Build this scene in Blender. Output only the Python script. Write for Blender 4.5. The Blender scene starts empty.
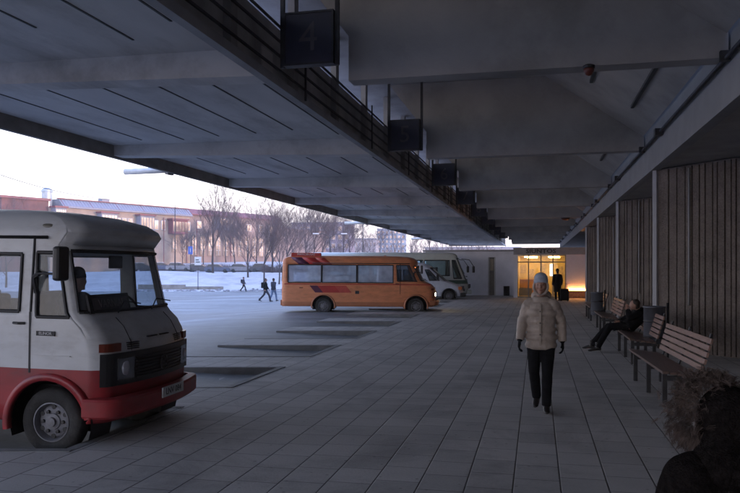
import bpy, bmesh, math, random
from mathutils import Vector, Matrix, noise
random.seed(7)
HAZE = True
C = bpy.context.scene.collection
PSI = math.atan(167/720.0); F = 720.0; EYE = 1.88
RT = Vector((math.cos(PSI), math.sin(PSI), 0)); FW = Vector((-math.sin(PSI), math.cos(PSI), 0))
def W(px, Z, z=0.0):
    """plan position of something seen at photo column px, Z metres in front, height z"""
    v = RT*((px-370)/F*Z) + FW*Z
    return Vector((v.x, v.y, z))
# ------------------------------------------------------------------ materials
MATS = {}
def nt(name):
    m = bpy.data.materials.new(name); m.use_nodes = True
    t = m.node_tree; return m, t, t.nodes['Principled BSDF']
def mat(name, col, rough=.6, metal=0, var=.15, scale=4, bump=0, bscale=30, dirt=0, dcol=(.08,.07,.06), stretch=(1,1,1), spec=.5, detail=5):
    if name in MATS: return MATS[name]
    m, t, b = nt(name); N = t.nodes; L = t.links
    tc = N.new('ShaderNodeTexCoord'); mp = N.new('ShaderNodeMapping'); mp.inputs['Scale'].default_value = stretch
    L.new(tc.outputs['Object'], mp.inputs['Vector'])
    n = N.new('ShaderNodeTexNoise'); n.inputs['Scale'].default_value = scale; n.inputs['Detail'].default_value = detail
    L.new(mp.outputs[0], n.inputs['Vector'])
    r = N.new('ShaderNodeValToRGB')
    r.color_ramp.elements[0].position = .3; r.color_ramp.elements[1].position = .7
    r.color_ramp.elements[0].color = (*[c*(1-var) for c in col], 1); r.color_ramp.elements[1].color = (*[min(1, c*(1+var)) for c in col], 1)
    L.new(n.outputs['Fac'], r.inputs[0]); out = r.outputs[0]
    if dirt:
        n2 = N.new('ShaderNodeTexNoise'); n2.inputs['Scale'].default_value = scale*.6; n2.inputs['Detail'].default_value = 8; n2.inputs['Roughness'].default_value = .7
        L.new(mp.outputs[0], n2.inputs['Vector'])
        r2 = N.new('ShaderNodeMapRange'); r2.inputs['From Min'].default_value = .48; r2.inputs['From Max'].default_value = .75; r2.inputs['To Max'].default_value = dirt
        L.new(n2.outputs['Fac'], r2.inputs['Value'])
        mx = N.new('ShaderNodeMix'); mx.data_type = 'RGBA'; L.new(r2.outputs[0], mx.inputs[0]); L.new(out, mx.inputs[6]); mx.inputs[7].default_value = (*dcol, 1)
        out = mx.outputs[2]
    L.new(out, b.inputs['Base Color'])
    b.inputs['Roughness'].default_value = rough; b.inputs['Metallic'].default_value = metal
    b.inputs['Specular IOR Level'].default_value = spec
    if bump:
        n3 = N.new('ShaderNodeTexNoise'); n3.inputs['Scale'].default_value = bscale; n3.inputs['Detail'].default_value = 4
        L.new(mp.outputs[0], n3.inputs['Vector'])
        bp = N.new('ShaderNodeBump'); bp.inputs['Strength'].default_value = bump; bp.inputs['Distance'].default_value = .02
        L.new(n3.outputs['Fac'], bp.inputs['Height']); L.new(bp.outputs[0], b.inputs['Normal'])
    MATS[name] = m; return m
def emis(name, col, s):
    if name in MATS: return MATS[name]
    m, t, b = nt(name); b.inputs['Base Color'].default_value = (*col, 1)
    b.inputs['Emission Color'].default_value = (*col, 1); b.inputs['Emission Strength'].default_value = s
    MATS[name] = m; return m
def glass(name, tint=(.75,.8,.85), refl=1.0, rough=.02, film=.06):
    if name in MATS: return MATS[name]
    m, t, b = nt(name); N = t.nodes; L = t.links
    tr = N.new('ShaderNodeBsdfTransparent'); tr.inputs[0].default_value = (*tint, 1)
    gl = N.new('ShaderNodeBsdfGlossy'); gl.inputs['Roughness'].default_value = rough
    fr = N.new('ShaderNodeFresnel'); fr.inputs['IOR'].default_value = 1.5
    mu = N.new('ShaderNodeMath'); mu.operation = 'MULTIPLY'; mu.inputs[1].default_value = refl; mu.use_clamp = True
    df = N.new('ShaderNodeBsdfDiffuse'); df.inputs[0].default_value = (.45,.48,.52,1); m2 = N.new('ShaderNodeMixShader'); m2.inputs[0].default_value = film
    ms = N.new('ShaderNodeMixShader'); L.new(fr.outputs[0], mu.inputs[0]); L.new(mu.outputs[0], ms.inputs[0])
    L.new(tr.outputs[0], ms.inputs[1]); L.new(gl.outputs[0], ms.inputs[2])
    L.new(ms.outputs[0], m2.inputs[1]); L.new(df.outputs[0], m2.inputs[2]); L.new(m2.outputs[0], N['Material Output'].inputs['Surface'])
    MATS[name] = m; return m
# ------------------------------------------------------------------ object helpers
def tag(o, label=None, cat=None, group=None, kind=None):
    if label: o['label'] = label
    if cat: o['category'] = cat
    if group: o['group'] = group
    if kind: o['kind'] = kind
    return o
def thing(name, label, cat, loc=(0,0,0), rz=0, group=None):
    o = bpy.data.objects.new(name, None); C.objects.link(o); o.empty_display_size = .2
    o.location = loc; o.rotation_euler = (0,0,rz)
    return tag(o, label, cat, group)
def obj(name, bm, mats, parent=None, smooth=False, loc=None):
    me = bpy.data.meshes.new(name); bm.normal_update(); bm.to_mesh(me); bm.free()
    for m in (mats if isinstance(mats, (list, tuple)) else [mats]): me.materials.append(m)
    if smooth:
        for p in me.polygons: p.use_smooth = True
    o = bpy.data.objects.new(name, me); C.objects.link(o)
    if parent: o.parent = parent
    if loc is not None: o.location = loc
    return o
def copy_tree(o, parent=None):
    c = o.copy(); C.objects.link(c); c.parent = parent
    for ch in list(o.children): copy_tree(ch, c)
    return c
def box(bm, x0, x1, y0, y1, z0, z1, mi=0, M=None, bev=0):
    vs = [Vector((x, y, z)) for x in (x0, x1) for y in (y0, y1) for z in (z0, z1)]
    if M: vs = [M @ v for v in vs]
    v = [bm.verts.new(p) for p in vs]
    fs = []
    for q in ((0,1,3,2),(4,6,7,5),(0,4,5,1),(2,3,7,6),(0,2,6,4),(1,5,7,3)):
        f = bm.faces.new([v[i] for i in q]); f.material_index = mi; fs.append(f)
    bmesh.ops.recalc_face_normals(bm, faces=fs)
    if bev:
        es = list({e for f in fs for e in f.edges})
        bmesh.ops.bevel(bm, geom=es, offset=bev, segments=2, affect='EDGES', profile=.5)
def prism(bm, pts, axis, a, b, mi=0):
    """pts: 2D polygon; axis 'x','y' or 'z' extruded a..b. x:(y,z) y:(x,z) z:(x,y)"""
    def mk(p, c):
        return {'x': (c, p[0], p[1]), 'y': (p[0], c, p[1]), 'z': (p[0], p[1], c)}[axis]
    A = [bm.verts.new(mk(p, a)) for p in pts]; B = [bm.verts.new(mk(p, b)) for p in pts]
    fs = [bm.faces.new(A), bm.faces.new(B[::-1])]
    n = len(pts)
    for i in range(n): fs.append(bm.faces.new([A[i], A[(i+1) % n], B[(i+1) % n], B[i]]))
    for f in fs: f.material_index = mi
    bmesh.ops.recalc_face_normals(bm, faces=fs)
def tube(bm, pts, radii, seg=8, mi=0, cap=True, flat=1.0, side=None):
    pts = [Vector(p) for p in pts]; n = len(pts)
    if not isinstance(radii, (list, tuple)): radii = [radii]*n
    rings = []
    up = None
    for i, p in enumerate(pts):
        d = (pts[min(i+1, n-1)] - pts[max(i-1, 0)]).normalized()
        if up is None:
            up = side.copy() if side else (Vector((0,0,1)) if abs(d.z) < .9 else Vector((1,0,0)))
        u = (up - d*up.dot(d)).normalized(); up = u; v = d.cross(u)
        r = radii[i]; ru, rv = (r if isinstance(r, (tuple, list)) else (r, r*flat))
        rings.append([bm.verts.new(p + u*math.cos(2*math.pi*k/seg)*ru + v*math.sin(2*math.pi*k/seg)*rv) for k in range(seg)])
    for i in range(n-1):
        for k in range(seg):
            f = bm.faces.new([rings[i][k], rings[i][(k+1) % seg], rings[i+1][(k+1) % seg], rings[i+1][k]]); f.material_index = mi
    if cap and seg > 2:
        f = bm.faces.new(rings[0][::-1]); f.material_index = mi
        f = bm.faces.new(rings[-1]); f.material_index = mi
    return rings
def lathe(bm, prof, seg=32, axis='y', c=(0,0,0), mi=0, cap0=True):
    """prof: (r, h) list; revolved round axis through c"""
    c = Vector(c); rings = []
    for r, h in prof:
        ring = []
        for k in range(seg):
            a = 2*math.pi*k/seg; p = (r*math.cos(a), r*math.sin(a))
            q = {'y': (p[0], h, p[1]), 'z': (p[0], p[1], h), 'x': (h, p[0], p[1])}[axis]
            ring.append(bm.verts.new(c + Vector(q)))
        rings.append(ring)
    fs = []
    for i in range(len(rings)-1):
        for k in range(seg):
            fs.append(bm.faces.new([rings[i][k], rings[i][(k+1) % seg], rings[i+1][(k+1) % seg], rings[i+1][k]]))
    for ring, (r, h) in ((rings[0], prof[0]), (rings[-1], prof[-1])):
        if r > 1e-4 and cap0 is not None and (cap0 or ring is not rings[0]): fs.append(bm.faces.new(ring))
    for f in fs: f.material_index = mi
    bmesh.ops.remove_doubles(bm, verts=[v for r in rings for v in r], dist=1e-5)
    bmesh.ops.recalc_face_normals(bm, faces=[f for f in fs if f.is_valid])
def ellipsoid(bm, c, r, seg=16, rings=10, mi=0, M=None):
    mt = Matrix.Translation(c) @ (M or Matrix()) @ Matrix.Diagonal((*r, 1))
    g = bmesh.ops.create_uvsphere(bm, u_segments=seg, v_segments=rings, radius=1, matrix=mt)
    for v in g['verts']:
        for f in v.link_faces: f.material_index = mi
def text(name, s, size, m, parent, loc, rot, depth=.004, label=None, align='CENTER', sx=1):
    cu = bpy.data.curves.new(name, 'FONT'); cu.body = s; cu.size = size; cu.extrude = depth; cu.align_x = align; cu.align_y = 'CENTER'; cu.resolution_u = 2
    cu.offset = size*.02 if name == 'sign_text' else 0
    t = bpy.data.objects.new('tmp', cu); C.objects.link(t)
    dg = bpy.context.evaluated_depsgraph_get(); me = bpy.data.meshes.new_from_object(t.evaluated_get(dg))
    bpy.data.objects.remove(t)
    me.materials.clear(); me.materials.append(m)
    o = bpy.data.objects.new(name, me); C.objects.link(o); o.parent = parent; o.location = loc; o.rotation_euler = rot; o.scale = (sx, 1, 1)
    return o
def remeshed(name, bm, m, parent, voxel=.014, smooth=6, loc=None):
    me = bpy.data.meshes.new('t'); bm.to_mesh(me); bm.free()
    t = bpy.data.objects.new('t', me); C.objects.link(t)
    r = t.modifiers.new('r', 'REMESH'); r.mode = 'VOXEL'; r.voxel_size = voxel
    if smooth:
        s = t.modifiers.new('s', 'SMOOTH'); s.iterations = smooth; s.factor = .5
    dg = bpy.context.evaluated_depsgraph_get(); me2 = bpy.data.meshes.new_from_object(t.evaluated_get(dg))
    bpy.data.objects.remove(t)
    me2.materials.clear(); me2.materials.append(m)
    for p in me2.polygons: p.use_smooth = True
    o = bpy.data.objects.new(name, me2); C.objects.link(o)
    if parent: o.parent = parent
    return o
# palette
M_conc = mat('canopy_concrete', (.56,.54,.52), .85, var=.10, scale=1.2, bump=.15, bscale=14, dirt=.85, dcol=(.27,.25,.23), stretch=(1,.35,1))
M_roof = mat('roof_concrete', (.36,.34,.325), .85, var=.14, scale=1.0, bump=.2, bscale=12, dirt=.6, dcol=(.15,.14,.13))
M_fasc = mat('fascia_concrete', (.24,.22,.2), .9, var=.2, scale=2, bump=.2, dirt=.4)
M_joint = mat('joint_sealant', (.08,.08,.08), .9)
M_black = mat('black_rubber', (.018,.018,.02), .6, var=.2)
M_blackp = mat('black_plastic', (.025,.025,.027), .45, var=.2, scale=8)
M_steel = mat('dark_steel', (.05,.05,.055), .5, .6, var=.25, scale=9, bump=.1)
M_chrome = mat('worn_steel', (.45,.45,.46), .35, .9, var=.2, scale=12)
M_white = mat('white_paint', (.62,.62,.62), .5, var=.12, scale=6, dirt=.3, dcol=(.3,.28,.26))
M_brown = mat('sky_lit_varnished_slat', (.26,.16,.13), .28, var=.25, scale=5, stretch=(10,1,10), bump=.15, bscale=20)  # bench backs: sheen of the sky put into a lighter slat colour
M_cream = mat('cream_wall', (.72,.6,.36), .8, var=.1)
# ------------------------------------------------------------------ world, light, camera
sc = bpy.context.scene
w = bpy.data.worlds.new('World'); sc.world = w; w.use_nodes = True
N = w.node_tree.nodes; L = w.node_tree.links; bg = N['Background']
sky = N.new('ShaderNodeTexSky'); sky.sky_type = 'NISHITA'; sky.sun_disc = False
SUN_EL = math.radians(4.0)
sd = (RT*.93 - FW*.37).normalized()        # towards the low sun: right of the picture and behind it
sky.sun_elevation = SUN_EL; sky.sun_rotation = math.atan2(sd.x, sd.y)
sky.air_density = 1.0; sky.dust_density = 1.0; sky.ozone_density = 1.6
hs = N.new('ShaderNodeHueSaturation'); hs.inputs['Saturation'].default_value = .45; L.new(sky.outputs[0], hs.inputs['Color'])
tg = N.new('ShaderNodeTexCoord'); sp3 = N.new('ShaderNodeSeparateXYZ'); L.new(tg.outputs['Generated'], sp3.inputs[0])
rw = N.new('ShaderNodeValToRGB'); e = rw.color_ramp.elements; e[0].position = 0; e[0].color = (1, .80, .72, 1); e[1].position = 1; e[1].color = (.20, .36, .93, 1)
q = e.new(.10); q.color = (.98, .91, .93, 1); q = e.new(.35); q.color = (.52, .67, 1.04, 1)
L.new(sp3.outputs['Z'], rw.inputs[0])
sc_ = N.new('ShaderNodeMix'); sc_.data_type = 'RGBA'; sc_.blend_type = 'MULTIPLY'; sc_.inputs[0].default_value = 1; L.new(rw.outputs[0], sc_.inputs[6]); sc_.inputs[7].default_value = (5.2,5.2,5.2,1)
ms_ = N.new('ShaderNodeMix'); ms_.data_type = 'RGBA'; ms_.inputs[0].default_value = .75; L.new(hs.outputs[0], ms_.inputs[6]); L.new(sc_.outputs[2], ms_.inputs[7])
L.new(ms_.outputs[2], bg.inputs[0]); bg.inputs[1].default_value = .15
sl = bpy.data.lights.new('low_sun', 'SUN'); sl.energy = .7; sl.angle = math.radians(.5); sl.color = (1, .6, .42)
so = bpy.data.objects.new('low_sun', sl); C.objects.link(so)
so.rotation_euler = Vector((sd.x*math.cos(SUN_EL), sd.y*math.cos(SUN_EL), math.sin(SUN_EL))).to_track_quat('Z', 'Y').to_euler()
sc.cycles.max_bounces = 6; sc.cycles.diffuse_bounces = 4; sc.cycles.glossy_bounces = 3; sc.cycles.volume_bounces = 0; sc.cycles.transparent_max_bounces = 10
sc.view_settings.view_transform = 'Standard'; sc.view_settings.look = 'None'; sc.view_settings.gamma = 1
sc.view_settings.use_curve_mapping = False; sc.view_settings.exposure = 2.08
cam = bpy.data.cameras.new('camera'); co = bpy.data.objects.new('camera', cam); C.objects.link(co); sc.camera = co
cam.sensor_width = 36; cam.lens = 36*F/740; cam.shift_y = 21.5/740; cam.clip_end = 5000; cam.clip_start = .05
co.location = (0, 0, EYE); co.rotation_euler = (math.pi/2, 0, PSI)
# ------------------------------------------------------------------ terrain
def sm(a, b, x):
    t = max(0, min(1, (x-a)/(b-a))); return t*t*(3-2*t)
def lot_h(x, y):
    t = -x
    if t < 5.6: h = -.15
    elif t < 8.2: h = -.15 + .105*sm(4.9, 8.2, t)
    elif t < 20: h = -.045 - .625*sm(9, 20, t)
    else: h = -.67 - .33*sm(20, 38, t)
    return h
def ground_h(x, y):
    Z = FW.x*x + FW.y*y
    h = lot_h(x, y)
    if x < -6 and Z > 60:
        k = sm(6, 16, -x)
        nz = noise.noise(Vector((x*.09, y*.09, 0)))*.35*sm(89, 100, Z)
        h += k*(.18*sm(88.2, 89.4, Z) + 2.0*sm(91, 113, Z) + 1.9*sm(132, 150, Z) + nz)
    h += sm(250, 900, Z)*9
    return h
# asphalt lot (fine), then snow terrain outside it
def grid_sheet(name, us, vs, off, m, keep=None):
    bm = bmesh.new(); V = {}
    for i, u in enumerate(us):
        for j, v in enumerate(vs):
            p = RT*u + FW*v; V[i, j] = bm.verts.new((p.x, p.y, ground_h(p.x, p.y) + off))
    for i in range(len(us)-1):
        for j in range(len(vs)-1):
            bm.faces.new([V[i, j], V[i+1, j], V[i+1, j+1], V[i, j+1]])
    o = obj(name, bm, m, smooth=True); o['kind'] = 'structure'; return o
def frange(a, b, s):
    n = max(1, round((b-a)/s)); return [a+(b-a)*i/n for i in range(n+1)]
# asphalt material
ma, t, b = nt('frosted_asphalt'); Nn = t.nodes; Ll = t.links
tc = Nn.new('ShaderNodeTexCoord')
mp = Nn.new('ShaderNodeMapping'); mp.inputs['Rotation'].default_value = (0,0,-PSI); mp.inputs['Scale'].default_value = (.10,.42,1)
Ll.new(tc.outputs['Object'], mp.inputs[0])
n1 = Nn.new('ShaderNodeTexNoise'); n1.inputs['Scale'].default_value = 1.0; n1.inputs['Detail'].default_value = 7; n1.inputs['Roughness'].default_value = .62; Ll.new(mp.outputs[0], n1.inputs[0])
rp = Nn.new('ShaderNodeValToRGB'); e = rp.color_ramp.elements
e[0].position = .34; e[0].color = (.095,.10,.105,1); e[1].position = .70; e[1].color = (.32,.335,.35,1)
q = e.new(.5); q.color = (.17,.178,.185,1)
Ll.new(n1.outputs[0], rp.inputs[0])
n2 = Nn.new('ShaderNodeTexNoise'); n2.inputs['Scale'].default_value = 1.3; n2.inputs['Detail'].default_value = 12; n2.inputs['Roughness'].default_value = .78; Ll.new(tc.outputs['Object'], n2.inputs[0])
mx = Nn.new('ShaderNodeMix'); mx.data_type = 'RGBA'; mx.blend_type = 'MULTIPLY'; mx.inputs[0].default_value = .85
Ll.new(rp.outputs[0], mx.inputs[6]); Ll.new(n2.outputs[0], mx.inputs[7]); 
mm = Nn.new('ShaderNodeMix'); mm.data_type='RGBA'; mm.blend_type='MULTIPLY'; mm.inputs[0].default_value=1; mm.inputs[7].default_value=(1.75,1.72,1.70,1); Ll.new(mx.outputs[2], mm.inputs[6])
Ll.new(mm.outputs[2], b.inputs['Base Color'])
rr = Nn.new('ShaderNodeMapRange'); rr.inputs['To Min'].default_value = .35; rr.inputs['To Max'].default_value = .85; Ll.new(n1.outputs[0], rr.inputs[0]); Ll.new(rr.outputs[0], b.inputs['Roughness'])
bp = Nn.new('ShaderNodeBump'); bp.inputs['Strength'].default_value = .3; bp.inputs['Distance'].default_value = .01; Ll.new(n2.outputs[0], bp.inputs['Height']); Ll.new(bp.outputs[0], b.inputs['Normal'])
M_asph = ma
M_snow = mat('old_snow', (.55,.52,.52), .8, var=.12, scale=.5, bump=.9, bscale=1.5, dirt=.85, dcol=(.26,.24,.24))
us = frange(-560, -130, 30)[:-1] + frange(-130, 20, 2.2)[:-1] + frange(20, 420, 40)
vs = frange(-80, 60, 6)[:-1] + frange(60, 160, 1.6)[:-1] + frange(160, 300, 14)[:-1] + frange(300, 880, 60)
grid_sheet('snow_ground', us, vs, -.004, M_snow)
grid_sheet('asphalt_lot', frange(-110, -30, 2.0)[:-1]+frange(-30, 12, .7)[:-1]+frange(12, 60, 4), frange(-60, 0, 4)[:-1]+frange(0, 88.4, 1.2), .02, M_asph)
# light worn lane markings
bm = bmesh.new()
for (xa, za, xb, zb) in ((235, 33.5, 345, 34.2), (60, 47, 170, 49)):
    pa, pb = W(xa, za), W(xb, zb); d = (pb-pa).normalized(); nn = Vector((-d.y, d.x, 0))*.06
    k = 24; prev = None
    for i in range(k+1):
        p = pa.lerp(pb, i/k); h = ground_h(p.x, p.y)+.026
        c = [bm.verts.new((p.x+nn.x, p.y+nn.y, h)), bm.verts.new((p.x-nn.x, p.y-nn.y, h))]
        if prev: bm.faces.new([prev[0], prev[1], c[1], c[0]])
        prev = c
obj('road_marking', bm, mat('worn_marking', (.6,.6,.6), .8, var=.3, scale=6))['kind'] = 'structure'
# ------------------------------------------------------------------ platform
mp_, t, b = nt('platform_slabs'); Nn = t.nodes; Ll = t.links
tc = Nn.new('ShaderNodeTexCoord'); sx = Nn.new('ShaderNodeSeparateXYZ'); Ll.new(tc.outputs['Object'], sx.inputs[0])
def M1(op, a, b_=None, clamp=False):
    n = Nn.new('ShaderNodeMath'); n.operation = op; n.use_clamp = clamp
    for i, v in enumerate((a, b_)):
        if v is None: continue
        if isinstance(v, (int, float)): n.inputs[i].default_value = v
        else: Ll.new(v, n.inputs[i])
    return n.outputs[0]
xs = M1('DIVIDE', M1('ADD', sx.outputs[0], .2+40), .40); col = M1('FLOOR', xs); fx = M1('FRACT', xs)
dx = M1('MULTIPLY', M1('MINIMUM', fx, M1('SUBTRACT', 1.0, fx)), .40)
wn = Nn.new('ShaderNodeTexWhiteNoise'); wn.noise_dimensions = '1D'; Ll.new(col, wn.inputs['W'])
ys = M1('ADD', M1('DIVIDE', M1('ADD', sx.outputs[1], 100), .46), wn.outputs[0]); row = M1('FLOOR', ys); fy = M1('FRACT', ys)
dy = M1('MULTIPLY', M1('MINIMUM', fy, M1('SUBTRACT', 1.0, fy)), .46)
jx = M1('SUBTRACT', 1.0, M1('DIVIDE', dx, .010), True); jy = M1('MULTIPLY', M1('SUBTRACT', 1.0, M1('DIVIDE', dy, .009), True), .85)
jn = M1('MAXIMUM', jx, jy)
cv = Nn.new('ShaderNodeCombineXYZ'); Ll.new(col, cv.inputs[0]); Ll.new(row, cv.inputs[1])
w2 = Nn.new('ShaderNodeTexWhiteNoise'); w2.noise_dimensions = '2D'; Ll.new(cv.outputs[0], w2.inputs['Vector'])
ng = Nn.new('ShaderNodeTexNoise'); ng.inputs['Scale'].default_value = .9; ng.inputs['Detail'].default_value = 8; ng.inputs['Roughness'].default_value = .65; Ll.new(tc.outputs['Object'], ng.inputs[0])
nf = Nn.new('ShaderNodeTexNoise'); nf.inputs['Scale'].default_value = 40; nf.inputs['Detail'].default_value = 5; Ll.new(tc.outputs['Object'], nf.inputs[0])
st = Nn.new('ShaderNodeTexNoise'); st.inputs['Scale'].default_value = .55; st.inputs['Detail'].default_value = 10; st.inputs['Roughness'].default_value = .75; st.inputs['Distortion'].default_value = .6; Ll.new(tc.outputs['Object'], st.inputs[0])
stm = Nn.new('ShaderNodeMapRange'); stm.inputs['From Min'].default_value = .50; stm.inputs['From Max'].default_value = .66; stm.inputs['To Min'].default_value = 1; stm.inputs['To Max'].default_value = .62; Ll.new(st.outputs['Fac'], stm.inputs[0])
sk = Nn.new('ShaderNodeTexVoronoi'); sk.inputs['Scale'].default_value = 5.5; Ll.new(tc.outputs['Object'], sk.inputs[0])
skm = Nn.new('ShaderNodeMapRange'); skm.inputs['From Min'].default_value = .05; skm.inputs['From Max'].default_value = .11; skm.inputs['To Min'].default_value = .62; skm.inputs['To Max'].default_value = 1; Ll.new(sk.outputs['Distance'], skm.inputs[0])
val = M1('ADD', M1('ADD', M1('MULTIPLY', w2.outputs[0], .075), M1('MULTIPLY', ng.outputs[0], .22)), M1('MULTIPLY', nf.outputs[0], .10))
val = M1('ADD', val, .23)
val = M1('MULTIPLY', M1('MULTIPLY', val, stm.outputs[0]), skm.outputs[0])
cc = Nn.new('ShaderNodeCombineXYZ'); Ll.new(M1('MULTIPLY', val, 1.0), cc.inputs[0]); Ll.new(M1('MULTIPLY', val, .965), cc.inputs[1]); Ll.new(M1('MULTIPLY', val, .94), cc.inputs[2])
mj = Nn.new('ShaderNodeMix'); mj.data_type = 'RGBA'; Ll.new(jn, mj.inputs[0]); Ll.new(cc.outputs[0], mj.inputs[6]); mj.inputs[7].default_value = (.02,.02,.02,1)
Ll.new(mj.outputs[2], b.inputs['Base Color']); 
rg = Nn.new('ShaderNodeMapRange'); rg.inputs['From Min'].default_value=.62; rg.inputs['From Max'].default_value=1; rg.inputs['To Min'].default_value=.55; rg.inputs['To Max'].default_value=.82; Ll.new(stm.outputs[0], rg.inputs[0]); Ll.new(rg.outputs[0], b.inputs['Roughness'])
bp = Nn.new('ShaderNodeBump'); bp.inputs['Strength'].default_value = .5; bp.inputs['Distance'].default_value = .01
Ll.new(M1('SUBTRACT', M1('ADD', M1('MULTIPLY', nf.outputs[0], .4), M1('MULTIPLY', w2.outputs[0], .3)), jn), bp.inputs['Height']); Ll.new(bp.outputs[0], b.inputs['Normal'])
TL = Vector((-math.cos(PSI), -math.sin(PSI)))*3.0
pts = [(-4.66, 100), (-4.66, 60)]
bays = []
for n in range(10, -8, -1):
    sf = 8.93 + 4.03*n; sn = sf - 2.45
    bays.append((sn, sf))
    # coming from far to near: finger beyond this bay spans sf .. sf+1.58
    pts += [(-4.66, sf+1.58), (-4.66+TL.x, sf+1.58+TL.y), (-4.66+TL.x, sf+TL.y), (-4.66, sf)]
pts += [(-4.66, -30), (26, -30), (26, 100)]
pts = [p for i, p in enumerate(pts) if True]
bm = bmesh.new(); prism(bm, [(p[0], p[1]) for p in pts], 'z', -.6, 0)
bmesh.ops.triangulate(bm, faces=[f for f in bm.faces if len(f.verts) > 4])
obj('platform', bm, mp_)['kind'] = 'structure'
# oily patch and kerb faces
bm = bmesh.new()
def kerb_seg(a, b2, zt=.004):
    a, b2 = Vector((*a, 0)), Vector((*b2, 0)); d = (b2-a).normalized(); n = Vector((d.y, -d.x, 0))
    v = [a+n*.004, b2+n*.004, b2-n*.11, a-n*.11]
    A = [bm.verts.new((p.x, p.y, -.5)) for p in v]; B = [bm.verts.new((p.x, p.y, zt)) for p in v]
    fs = [bm.faces.new(B), bm.faces.new(A[::-1])]+[bm.faces.new([A[i], A[(i+1)%4], B[(i+1)%4], B[i]]) for i in range(4)]
    bmesh.ops.recalc_face_normals(bm, faces=fs)
for i in range(2, len(pts)-4):
    if min(pts[i][0], pts[i+1][0]) < -7 and abs(pts[i][0]-pts[i+1][0]) < .1: continue
    kerb_seg(pts[i+1], pts[i], .004+.003*(i % 3))
obj('kerb', bm, mat('kerb_concrete', (.22,.22,.22), .8, var=.2, scale=3, bump=.3, dirt=.4))['kind'] = 'structure'
# ------------------------------------------------------------------ left canopy (over the bus bays)
S0, S1 = -22.0, 100.5
SL = -4.5; SR = 87.0
B0 = 10.95; BP = 8.06
beams_s = [B0 + BP*k for k in range(-4, 12)]
can = thing('bus_canopy', 'long low pale concrete canopy hanging over the bus bays on the left', 'canopy', (-4.22, 0, 4.0))
def cobj(name, bm, m, smooth=False, par=None, root=can):
    o = obj(name, bm, m, par or root, smooth)
    if not par: o.location = -root.location
    return o
def xt(t): return -t
# underside slab rises slightly outwards
def zc(t): return 4.90 + (t-4.22)*.030
bm = bmesh.new(); prism(bm, [(-4.30, zc(4.3)+.47), (-12.0, zc(12)+.32), (-12.0, zc(12)+.55), (-4.30, zc(4.3)+.75)], 'y', SL, S1)
cobj('slab', bm, M_conc)
for s in beams_s:
    if s < SL: continue
    bm = bmesh.new()
    P = [(-4.24, zc(4.24)+.02), (-12.02, zc(12)+.02), (-12.02, zc(12)+.34), (-4.24, zc(4.24)+.50)]
    prism(bm, P, 'y', s-.24, s+.24)
    cobj('beam', bm, M_conc)
# dark plank joints between the beams
for s in beams_s[:-1]:
    if s < -8: continue
    for t_ in (5.05, 6.05, 7.15, 8.3, 9.5, 10.7):
        a = s+.24+random.uniform(.6, 1.0); b_ = s+BP-.24-random.uniform(.5, 1.6)
        bm = bmesh.new(); z = zc(t_)+.455+ (t_-4.3)*-.0195
        zz = zc(4.3)+.47 + (t_-4.3)/(12-4.3)*((zc(12)+.32)-(zc(4.3)+.47))
        box(bm, -t_-.018, -t_+.018, a, b_, zz-.012, zz+.01)
        if s > 75: bm.free(); continue
        cobj('plank_joint', bm, M_joint)
bm = bmesh.new(); prism(bm, [(-12.03, zc(12)-.03), (-12.16, zc(12)-.03), (-12.16, zc(12)+.75), (-12.03, zc(12)+.75)], 'y', SL, S1+.2)
cobj('outer_fascia', bm, M_fasc)
bm = bmesh.new(); box(bm, -12.0, -4.3, S1+.003, S1+.2, 4.95, 5.6); cobj('end_fascia', bm, M_fasc)
bm = bmesh.new(); prism(bm, [(-4.3, 5.70), (-12.15, 5.72), (-12.15, 5.80), (-4.3, 5.80)], 'y', SL, S1); cobj('roof_snow', bm, M_snow)
bm = bmesh.new(); box(bm, -4.24, -4.10, SL, S1, 4.84, 4.98); cobj('edge_trim', bm, mat('trim_concrete', (.34,.34,.35), .8, var=.15, scale=2, bump=.1))
# upstand of dark panels with rails and posts
M_band = mat('weathered_panel', (.42,.41,.40), .85, var=.3, scale=1.3, bump=.2, dirt=.5, dcol=(.2,.19,.18))
bm = bmesh.new(); box(bm, -4.32, -4.26, SL, S1, 4.95, 5.92); cobj('upstand', bm, M_band)
pk = [B0 + 1.15 + (BP/3)*k for k in range(-9, 33)]
pk = [y for y in pk if y > SL]
for y in pk:
    bm = bmesh.new(); box(bm, -4.26, -4.14, y-.11, y+.11, 4.98, 6.75); cobj('post', bm, mat('post_concrete', (.30,.29,.28), .8, var=.2, scale=3))
for z in (5.12, 5.36, 5.60, 5.84):
    bm = bmesh.new(); box(bm, -4.13, -4.10, SL, S1, z-.018, z+.018); cobj('rail', bm, M_steel)
for k, y in enumerate(pk[::2]):
    bm = bmesh.new(); box(bm, -4.09, -4.06, y+.30, y+.34, 4.9, 6.0); cobj('rail_bar', bm, M_steel)
for s in (22.4, 51.7, 80.8):
    sp = thing('drain_spout', {22.4:'grey drain spout jutting from the canopy edge above the pale factory', 51.7:'grey drain spout jutting from the canopy edge above the orange minibus roof', 80.8:'short far drain spout at the end of the canopy edge'}[s], 'drain spout', (-12.17, s, zc(12)+.1), 0, 'drain spouts on the canopy edge')
    bm = bmesh.new(); tube(bm, [(.1,0,0), (-1.75,0,-.02)], .105, 14); obj('pipe', bm, M_white, sp, True)
    bm = bmesh.new(); box(bm, -.12, .0, -.2, .2, -.17, .2); obj('bracket', bm, M_fasc, sp)
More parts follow.
